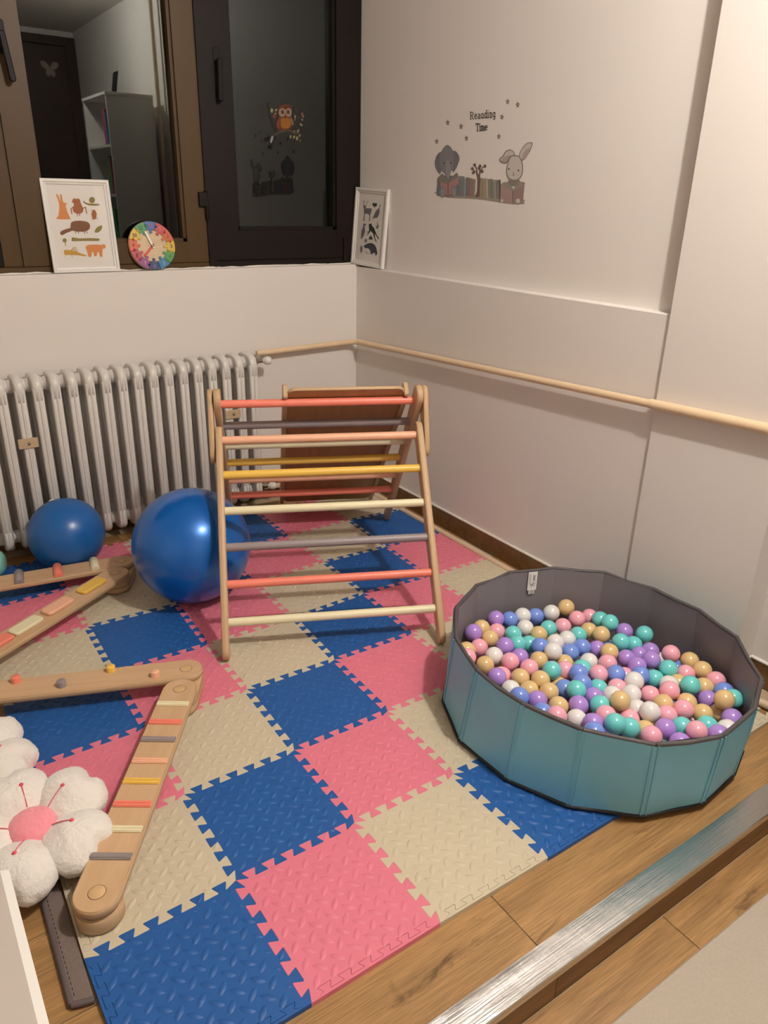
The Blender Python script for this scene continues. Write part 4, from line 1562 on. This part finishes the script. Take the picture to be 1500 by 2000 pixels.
# local x right, y up, z towards the room
CR = .0925
M_CLKW = wood('pale_clock_wood', lin('CDB48C'), lin('DCC6A0'), 20, 60, .5)
MB().slab([(CR * math.cos(2 * PI * k / 64), CR * math.sin(2 * PI * k / 64)) for k in range(64)], -.010, .0, .002, smooth_side=True).build('backing_disc', M_CLKW, CK, ckM)
cols = ['2468B0', 'D93A3A', 'E86A32', 'F0CC30', '4AA650', '2E86B8', '24306E', 'A3478F', 'D23B54', 'F0632E', 'F2C832', '3E9E52']
ri, ro = .060, .0915
for h in range(12):
    a0, a1 = math.radians(90 - 30 * h + 15), math.radians(90 - 30 * h - 15)
    g = .006
    n = 8
    outl = []
    A = [a1 + g + (a0 - a1 - 2 * g) * k / n for k in range(n + 1)]
    outl += [(ro * math.cos(a), ro * math.sin(a)) for a in A]
    inner = []
    am = (a0 + a1) / 2
    for k in range(n, -1, -1):
        inner.append((ri * math.cos(A[k]), ri * math.sin(A[k])))
        if k == n // 2:
            inner.pop()
            # round knob pointing to the centre
            cx, cy = (ri - .0078) * math.cos(am), (ri - .0078) * math.sin(am)
            for q in range(9):
                t = am + .62 - PI + PI - (.62) * 2 * 0 + (.9 + (2 * PI - 1.8) * q / 8)
                inner.append((cx + .0062 * math.cos(am + .9 + (2 * PI - 1.8) * q / 8), cy + .0062 * math.sin(am + .9 + (2 * PI - 1.8) * q / 8)))
    outl += inner
    pc_m = flat('%02X%02X%02X' % tuple(int(int(cols[h][q:q + 2], 16) * .86) for q in (0, 2, 4)), .35)
    piece = MB().slab(outl, .0002, .0042, .0005).build('puzzle_piece', pc_m, CK, ckM)
    # side knob overlapping the next colour
    kr = (ri + ro) / 2
    MB().lathe([(.0052, .0), (.0052, .0046), (0, .0046)], 14).build('piece_knob', pc_m, piece, Matrix.Translation((kr * math.cos(a1 - .03), kr * math.sin(a1 - .03), 0)))
    num = str(h if h else 12)
    nm_ = MB()
    sz = .0125
    wx = sz * .62
    for di, ch in enumerate(num):
        ox = (di - (len(num) - 1) / 2) * wx * 1.15 - wx / 2
        for lnp in GL[ch]:
            for q in stroke([((ri + ro) / 2 * 1.0 * math.cos(am) + ox + p[0] * wx, (ri + ro) / 2 * math.sin(am) - sz / 2 + p[1] * sz) for p in lnp], .0022):
                nm_.poly([(x, y, .0050) for x, y in q])
    nm_.build('numeral', ink('3A2E2A') if h in (3, 10) else pc_m if False else ink({0: 'C07AA8', 1: 'F0A0A0', 2: 'B03020', 4: '1F6A38', 5: '9CC8E8', 6: '8A8ACF', 7: 'E7B0DC', 8: '7A1830', 9: 'B03A1C', 11: '1E5E34'}.get(h, '3A2E2A')), piece)
for ang, L, c, wd in ((math.radians(114), .055, 'F0EDE6', .0075), (math.radians(228), .050, 'D8322E', .0085)):
    MB().slab(pill(-.006, L, wd / 2, 6), .0062 if L > .052 else .0048, .0080 if L > .052 else .0062, .0004, smooth_side=True).build('clock_hand', flat(c, .35), CK, ckM @ Matrix.Rotation(ang, 4, 'Z'))
MB().lathe([(.005, .004), (.005, .010), (.003, .0115), (0, .0115)], 14).build('hub', M_CHROME, CK, ckM)

# ================================================================== stickers
DQ = homography([(0, 0), (1500, 0), (1500, 1562), (0, 1562)], [(1.8921, 1.7363), (1.2172, 1.6771), (1.1616, 1.2896), (1.861, 1.2702)])


def wallp(p, z):
    a, b = DQ(p)
    return (1.8848 - z, a, b)


WS = empty('wall_sticker', (1.885, 1.53, 1.33))
tag(WS, 'wall sticker of an elephant and a rabbit reading beside a row of books', 'wall sticker')
class Local(Art):
    pass
def sub(root):
    return lambda p, z: tuple(Vector(wallp(p, z)) - Vector(root.location))
art = Art(sub(WS), .00002)
ink_full = ink


def ink(h):
    """faded printing ink"""
    c = [int(h[i:i + 2], 16) for i in (0, 2, 4)]
    g = sum(c) / 3
    c = [int((v * .72 + g * .28) * .84 + 214 * .16) for v in c]
    return ink_full('%02X%02X%02X' % tuple(c))


art.add([(190, 1300), (330, 1350), (700, 1370), (980, 1410), (1250, 1430), (1270, 1400), (1250, 1370), (900, 1350), (450, 1310), (200, 1285)], ink('9C8778'), 'ground_shadow', True)
# books
bks = [(470, 1085, 540, 1330, '6E7376'), (540, 1110, 560, 1335, 'A3A4A8'), (556, 1100, 600, 1335, '62706A'), (600, 1110, 640, 1340, 'A85C4C'), (640, 1120, 676, 1340, '7C8270'),
       (722, 1105, 762, 1350, '9A8A62'), (762, 1112, 802, 1352, 'A08E66'), (802, 1110, 832, 1352, 'B8A684'), (832, 1120, 862, 1355, '7E8068'), (862, 1118, 892, 1358, '6E726A'), (892, 1128, 930, 1360, '8F8E78'), (930, 1130, 965, 1362, '7A7264'), (965, 1128, 990, 1400, '4E4644')]
for k, (x0, y0, x1, y1, c) in enumerate(bks):
    lean = 6 if k < 5 else -4
    art.add([(x0 + lean, y0), (x1 + lean, y0 + 6), (x1 - lean, y1), (x0 - lean, y1)], ink(c), 'book_row')
    art.line([(x0 + lean + 4, y0 + 20), (x0 - lean + 4, y1 - 8)], 4, ink('5A4E46'), 'book_row')
# tree
art.add([(672, 1335), (695, 1270), (700, 1120), (690, 1060), (725, 1070), (738, 1120), (728, 1250), (722, 1338)], ink('6E4A38'), 'tree', True)
for l_ in ([(705, 1100), (690, 1040), (650, 1010)], [(700, 1060), (690, 990), (670, 945)], [(725, 1090), (740, 1030), (765, 980), (800, 965)], [(730, 1060), (735, 1000), (730, 950)]):
    art.line(l_, 13, ink('6E4A38'), 'tree')
for x, y in ((640, 995), (652, 1045), (668, 950), (735, 965), (762, 1030), (795, 965), (725, 990)):
    art.add(ell(x, y, 17, 20), ink('5C4A3E'), 'tree')
# elephant
EG, EG2, EG3 = '77767C', '8A898F', '67666C'
art.add([(262, 800), (215, 820), (185, 900), (190, 980), (235, 1055), (262, 1030), (268, 920)], ink(EG3), 'elephant', True)
art.add([(400, 790), (440, 785), (478, 840), (480, 900), (440, 1000), (400, 1040), (395, 930)], ink(EG3), 'elephant', True)
art.add([(235, 1090), (210, 1200), (205, 1310), (250, 1330), (460, 1320), (470, 1190), (440, 1090)], ink(EG3), 'elephant', True)
art.add([(335, 705), (270, 770), (245, 860), (262, 1010), (310, 1060), (340, 1130), (372, 1060), (400, 1000), (412, 880), (400, 770)], ink(EG), 'elephant', True)
art.add([(320, 900), (318, 1010), (330, 1100), (352, 1120), (368, 1050), (372, 930)], ink(EG2), 'elephant', True)
for x in (295, 378):
    art.add(ell(x, 928, 10, 12), ink('2A2A2E'), 'elephant')
art.add([(380, 1030), (398, 1020), (392, 1085), (376, 1060)], ink('E4DFD6'), 'elephant', True)
# its red book and feet
art.add([(240, 1095), (280, 1060), (345, 1140), (440, 1050), (470, 1080), (462, 1180), (345, 1190), (248, 1180)], ink('77735F'), 'open_book', True)
art.add([(250, 1160), (345, 1180), (465, 1100), (470, 1170), (420, 1230), (380, 1300), (345, 1340), (310, 1300), (255, 1220)], ink('B5716A'), 'open_book')
art.line([(345, 1180), (345, 1335)], 14, ink('8C3F38'), 'open_book')
for x, y in ((278, 1280), (415, 1270)):
    art.add(ell(x, y, 36, 72), ink(EG), 'elephant_feet')
    art.add(ell(x + 3, y + 8, 26, 56), ink(EG2), 'elephant_feet')
# rabbit
RB, RO, RPK = 'C9BFB0', '7E7062', 'B4978A'
for pts, c in (([(1215, 860), (1225, 790), (1290, 695), (1365, 672), (1372, 720), (1320, 830), (1260, 895)], RO), ([(1222, 860), (1235, 790), (1295, 705), (1356, 684), (1360, 722), (1310, 825), (1258, 880)], RB), ([(1250, 880), (1262, 810), (1330, 740), (1330, 800), (1290, 870)], RPK),
               ([(1100, 848), (1165, 850), (1150, 790), (1100, 762), (1045, 785), (1010, 840), (970, 880), (1000, 920), (1060, 928), (1090, 870)], RO), ([(1108, 840), (1152, 838), (1140, 795), (1098, 774), (1052, 795), (1020, 850), (984, 882), (1006, 908), (1052, 914), (1080, 860)], RB), ([(1000, 890), (1040, 850), (1090, 842), (1066, 905), (1020, 915)], RPK),
               ([(1085, 1140), (1075, 1200), (1215, 1200), (1210, 1130)], RO),
               ([(1110, 845), (1075, 920), (1055, 1020), (1075, 1110), (1140, 1142), (1210, 1128), (1255, 1060), (1258, 940), (1220, 850), (1165, 832)], RO), ([(1115, 856), (1085, 925), (1066, 1020), (1085, 1100), (1142, 1130), (1204, 1116), (1244, 1055), (1246, 945), (1212, 860), (1165, 846)], RB)):
    art.add(pts, ink(c), 'rabbit', True)
for x, y in ((1088, 1000), (1205, 1018)):
    art.add(ell(x, y, 9, 12), ink('2E2826'), 'rabbit')
art.line([(1145, 1040), (1145, 1070), (1160, 1078)], 7, ink('6B4E46'), 'rabbit')
art.line([(1132, 1078), (1146, 1072)], 7, ink('6B4E46'), 'rabbit')
art.add([(1000, 1180), (1060, 1160), (1130, 1230), (1150, 1240), (1200, 1165), (1265, 1160), (1280, 1190), (1150, 1290), (1010, 1220)], ink('8C8068'), 'rabbit_book', True)
art.add([(990, 1195), (1130, 1275), (1140, 1420), (1060, 1415), (985, 1380)], ink('A77E76'), 'rabbit_book')
art.add([(1140, 1275), (1280, 1190), (1262, 1380), (1210, 1432), (1142, 1420)], ink('946C66'), 'rabbit_book')
art.line([(1136, 1270), (1136, 1420)], 10, ink('6F4C48'), 'rabbit_book')
for x, y, r_ in ((1003, 1388, 20), (1200, 1390, 26)):
    art.add(ell(x, y, r_, r_ * 1.1), ink(RB), 'rabbit_paws')
art.build(WS)
ink = ink_full

LT = empty('wall_lettering', (1.885, 1.48, 1.60))
tag(LT, 'black Reading Time lettering stuck on the wall above the books', 'wall sticker')
LT['label'] = 'black two-line lettering on the wall above the row of sticker books'
artl = Art(sub(LT), .00001)
words = [(('R', 612, 44, 86), ('e', 664, 32, 88), ('a', 703, 35, 88), ('o', 744, 33, 88), ('d', 786, 30, 94), ('i', 818, 26, 94), ('n', 848, 34, 92), ('g', 888, 33, 88)), (('T', 684, 38, 92), ('i', 722, 24, 86), ('m', 746, 44, 86), ('e', 794, 32, 84))]
for li, wdz in enumerate(words):
    for ch, x, wdt, hgt in wdz:
        base = (392 - (x - 612) * .085) if li == 0 else (538 - (x - 684) * .12)
        for lnp in GL[ch]:
            artl.line([(x + p[0] * wdt, base - p[1] * hgt) for p in lnp], 9.0, ink('2B2522'), 'letters')
artl.build(LT)


def star(cx, cy, r, rot, k):
    pts = []
    for q in range(10):
        a = -PI / 2 + rot + PI * q / 5
        rr = r if q % 2 == 0 else r * .5
        pts.append((cx + rr * .72 * math.cos(a), cy + rr * 1.1 * math.sin(a)))
    return pts


stars = [(1070, 178, 38, .1, 'highest star sticker on the wall, upper right of the lettering'), (1192, 216, 40, -.1, 'star sticker furthest right on the wall, above the rabbit'),
         (1000, 366, 38, .2, 'star sticker just right of the wall lettering'), (962, 604, 38, 0, 'star sticker between the lettering and the rabbit ear'),
         (338, 434, 38, 0, 'star sticker high above the elephant head'), (502, 482, 38, .1, 'star sticker between elephant and lettering, upper one'),
         (566, 626, 36, 0, 'star sticker right of the elephant head, below the lettering'), (204, 664, 36, .1, 'star sticker furthest left, just above the elephant ear')]
for x, y, r, ro_, lb in stars:
    c = wallp((x, y), 0)
    rt_ = empty('star_sticker', c)
    tag(rt_, lb, 'wall sticker', 'star stickers on the right wall')
    a_ = Art(sub(rt_), .00003)
    a_.add(star(x, y, r, ro_, 0), ink('77695C'), 'star')
    a_.add(star(x, y, r * .55, ro_, 0), ink('A09080'), 'star_centre')
    a_.build(rt_)

def film(h, op):
    """translucent printed window film"""
    t = NT('window_film_' + h)
    out = t.n['Material Output']
    t.b.inputs['Base Color'].default_value = lin(h)
    t.b.inputs['Roughness'].default_value = 0.6
    t.b.inputs['Specular IOR Level'].default_value = 0.1
    tr = t.add('ShaderNodeBsdfTransparent')
    mx = t.add('ShaderNodeMixShader')
    mx.inputs[0].default_value = op
    t.link(tr, 0, mx, 1)
    t.link(t.b, 0, mx, 2)
    t.link(mx, 0, out, 'Surface')
    return t.m


INK_KEEP, INK = INK, {}
ink_solid = ink


def ink(h):
    if h not in INK:
        INK[h] = film(h, 0.42)
    return INK[h]


OWH = homography([(0, 0), (1500, 0), (1500, 1125), (0, 1125)], [(1.4, 1.7173), (1.7877, 1.7493), (1.7869, 1.5097), (1.3889, 1.4914)])
OW = empty('owl_sticker', (1.52, 2.361, 1.62))
tag(OW, 'owl on a leafy branch sticker on the right window pane', 'window sticker')
arto = Art(lambda p, z: (OWH(p)[0] - 1.52, 2.3613 - z - 2.361, OWH(p)[1] - 1.62), .00006)
arto.line([(230, 190), (260, 430), (330, 620), (380, 720)], 34, ink('3A352F'), 'branch')
arto.line([(290, 900), (350, 780), (470, 720), (600, 690), (720, 750), (800, 760)], 34, ink('7A6A55'), 'branch')
arto.add([(270, 880), (300, 800), (330, 830), (290, 935)], ink('C9C4BC'), 'branch', True)
arto.add([(420, 300), (440, 250), (560, 215), (650, 250), (670, 300), (650, 420), (690, 520), (650, 660), (560, 690), (440, 690), (380, 600), (410, 480), (430, 420)], ink('8A4A2C'), 'owl', True)
arto.add([(460, 490), (540, 470), (630, 490), (640, 620), (560, 670), (480, 640)], ink('C88A3A'), 'owl', True)
arto.add(ell(490, 370, 66, 82), ink('C9B09A'), 'owl')
arto.add(ell(605, 370, 60, 80), ink('C9B09A'), 'owl')
for x in (498, 600):
    arto.add(ell(x, 362, 30, 40), ink('1E1714'), 'owl')
arto.add([(535, 380), (560, 375), (548, 425)], ink('3A2A1E'), 'owl')
arto.add([(640, 450), (690, 520), (700, 600), (670, 600), (640, 520)], ink('A88A72'), 'owl', True)
arto.add([(380, 560), (430, 480), (440, 560), (420, 660), (390, 640)], ink('A0564E'), 'owl', True)
for x, y, r, c, ro_ in ((298, 335, 42, 'C9BE96', 0), (375, 325, 34, 'C9A87E', .8), (362, 395, 36, 'C08A60', 1.2), (340, 450, 38, 'B8604E', 2.2), (735, 305, 24, '8A6A60', .3), (765, 355, 16, '9A7A70', 0), (850, 400, 34, 'B07A50', .3), (875, 440, 26, 'C09A78', 0), (855, 505, 26, 'B8A07A', 2), (835, 595, 36, 'C4B08A', 2.3), (722, 450, 32, 'BFB090', 0), (722, 505, 18, 'BFB090', 0), (768, 480, 30, '7A4A30', 0),
                    (780, 705, 32, 'C0A084', .6), (710, 712, 22, 'B09078', 1.5), (640, 815, 34, 'B9B078', .2), (705, 820, 32, 'C6BC80', .7), (758, 845, 40, 'BDB883', 0), (808, 795, 28, 'B4AC74', .6), (815, 890, 24, '9C9A60', .2)):
    arto.add(ell(x, y, r * .6, r, ro_, 10), ink(c), 'foliage')
arto.build(OW)

BF = empty('butterfly_sticker', (.615, 2.3655, 1.727))
tag(BF, 'pale butterfly sticker on the left window pane', 'window sticker')
mbf = MB()
for s in (-1, 1):
    for pts in (((0, 0), (s * .014, .020), (s * .030, .018), (s * .026, .004), (s * .010, -.004)), ((0, -.004), (s * .012, -.006), (s * .016, -.020), (s * .006, -.026), (0, -.016))):
        q = smooth_closed(list(pts), 3)
        if s < 0:
            q = q[::-1]
        mbf.poly([(x, -.0002, z) for x, z in q])
mbf.build('wings', film('B8B2AA', 0.07), BF)

# ================================================================== bookcase behind the viewer, mirrored in the left pane
BK = empty('bookcase', (1.69, -.47, LZ))
tag(BK, 'tall white bookcase seen mirrored in the left window pane', 'bookcase')
KM = Matrix.Translation((-1.69, .47, -LZ))
bx0, bx1, by0, by1, bz = 1.545, 1.865, -.83, -.24, 1.955
for y0, y1 in ((by1 - .018, by1), (by0, by0 + .018)):
    MB().box(bx0, bx1, y0, y1, LZ, bz - .02, M=KM, ch=.001).build('side_panel', M_WHITE, BK)
MB().box(bx0 - .006, bx1, by0 - .006, by1 + .006, bz - .02, bz, M=KM, ch=.002).build('top_panel', M_WHITE, BK)
MB().box(bx1 - .006, bx1, by0 + .018, by1 - .018, LZ, bz - .02, M=KM).build('back_panel', M_WHITE, BK)
SHZ = [LZ + .06, .28, .62, .96, 1.30, 1.62]
for z in SHZ:
    MB().box(bx0 + .002, bx1 - .006, by0 + .018, by1 - .018, z, z + .018, M=KM).build('shelf', M_WHITE, BK)
bkc = ['C23A6A', 'D84A7C', '3C8FA8', '2E8A4A', '3FA85A', 'B83A4A', 'E4E0DA', '4A6FB0']
sp_i = 0
for z, items in ((1.638, (('C23A6A', .04, .225, 'pink'), ('4A86A8', .018, .21, 'blue'))), (1.318, (('2E8A4A', .05, .25, 'green'), ('B83A4A', .016, .24, 'red'))), (.978, (('3FA85A', .045, .24, 'bright green'),)), (.638, (('E4E0DA', .05, .23, 'white'),))):
    y = by0 + .36
    for hx, wdt, hgt, cn in items:
        b = MB().box(bx0 + .03, bx0 + .21, y, y + wdt, z, z + hgt, ch=.002).build('book', mat('cover_' + hx, lin(hx), .35))
        tag(b, 'upright %s book on the bookcase shelf mirrored in the window' % cn, 'book', 'books in the mirrored bookcase')
        y += wdt + .002
ph = MB().box(-.003, .003, -.05, .05, 0, .13, ch=.001).build('photo_stand', M_BLACK, None, Matrix.Translation((1.62, -.30, bz + .0008)) @ Matrix.Rotation(.2, 4, 'Y'))
tag(ph, 'small dark framed photo standing on top of the mirrored bookcase', 'photo')
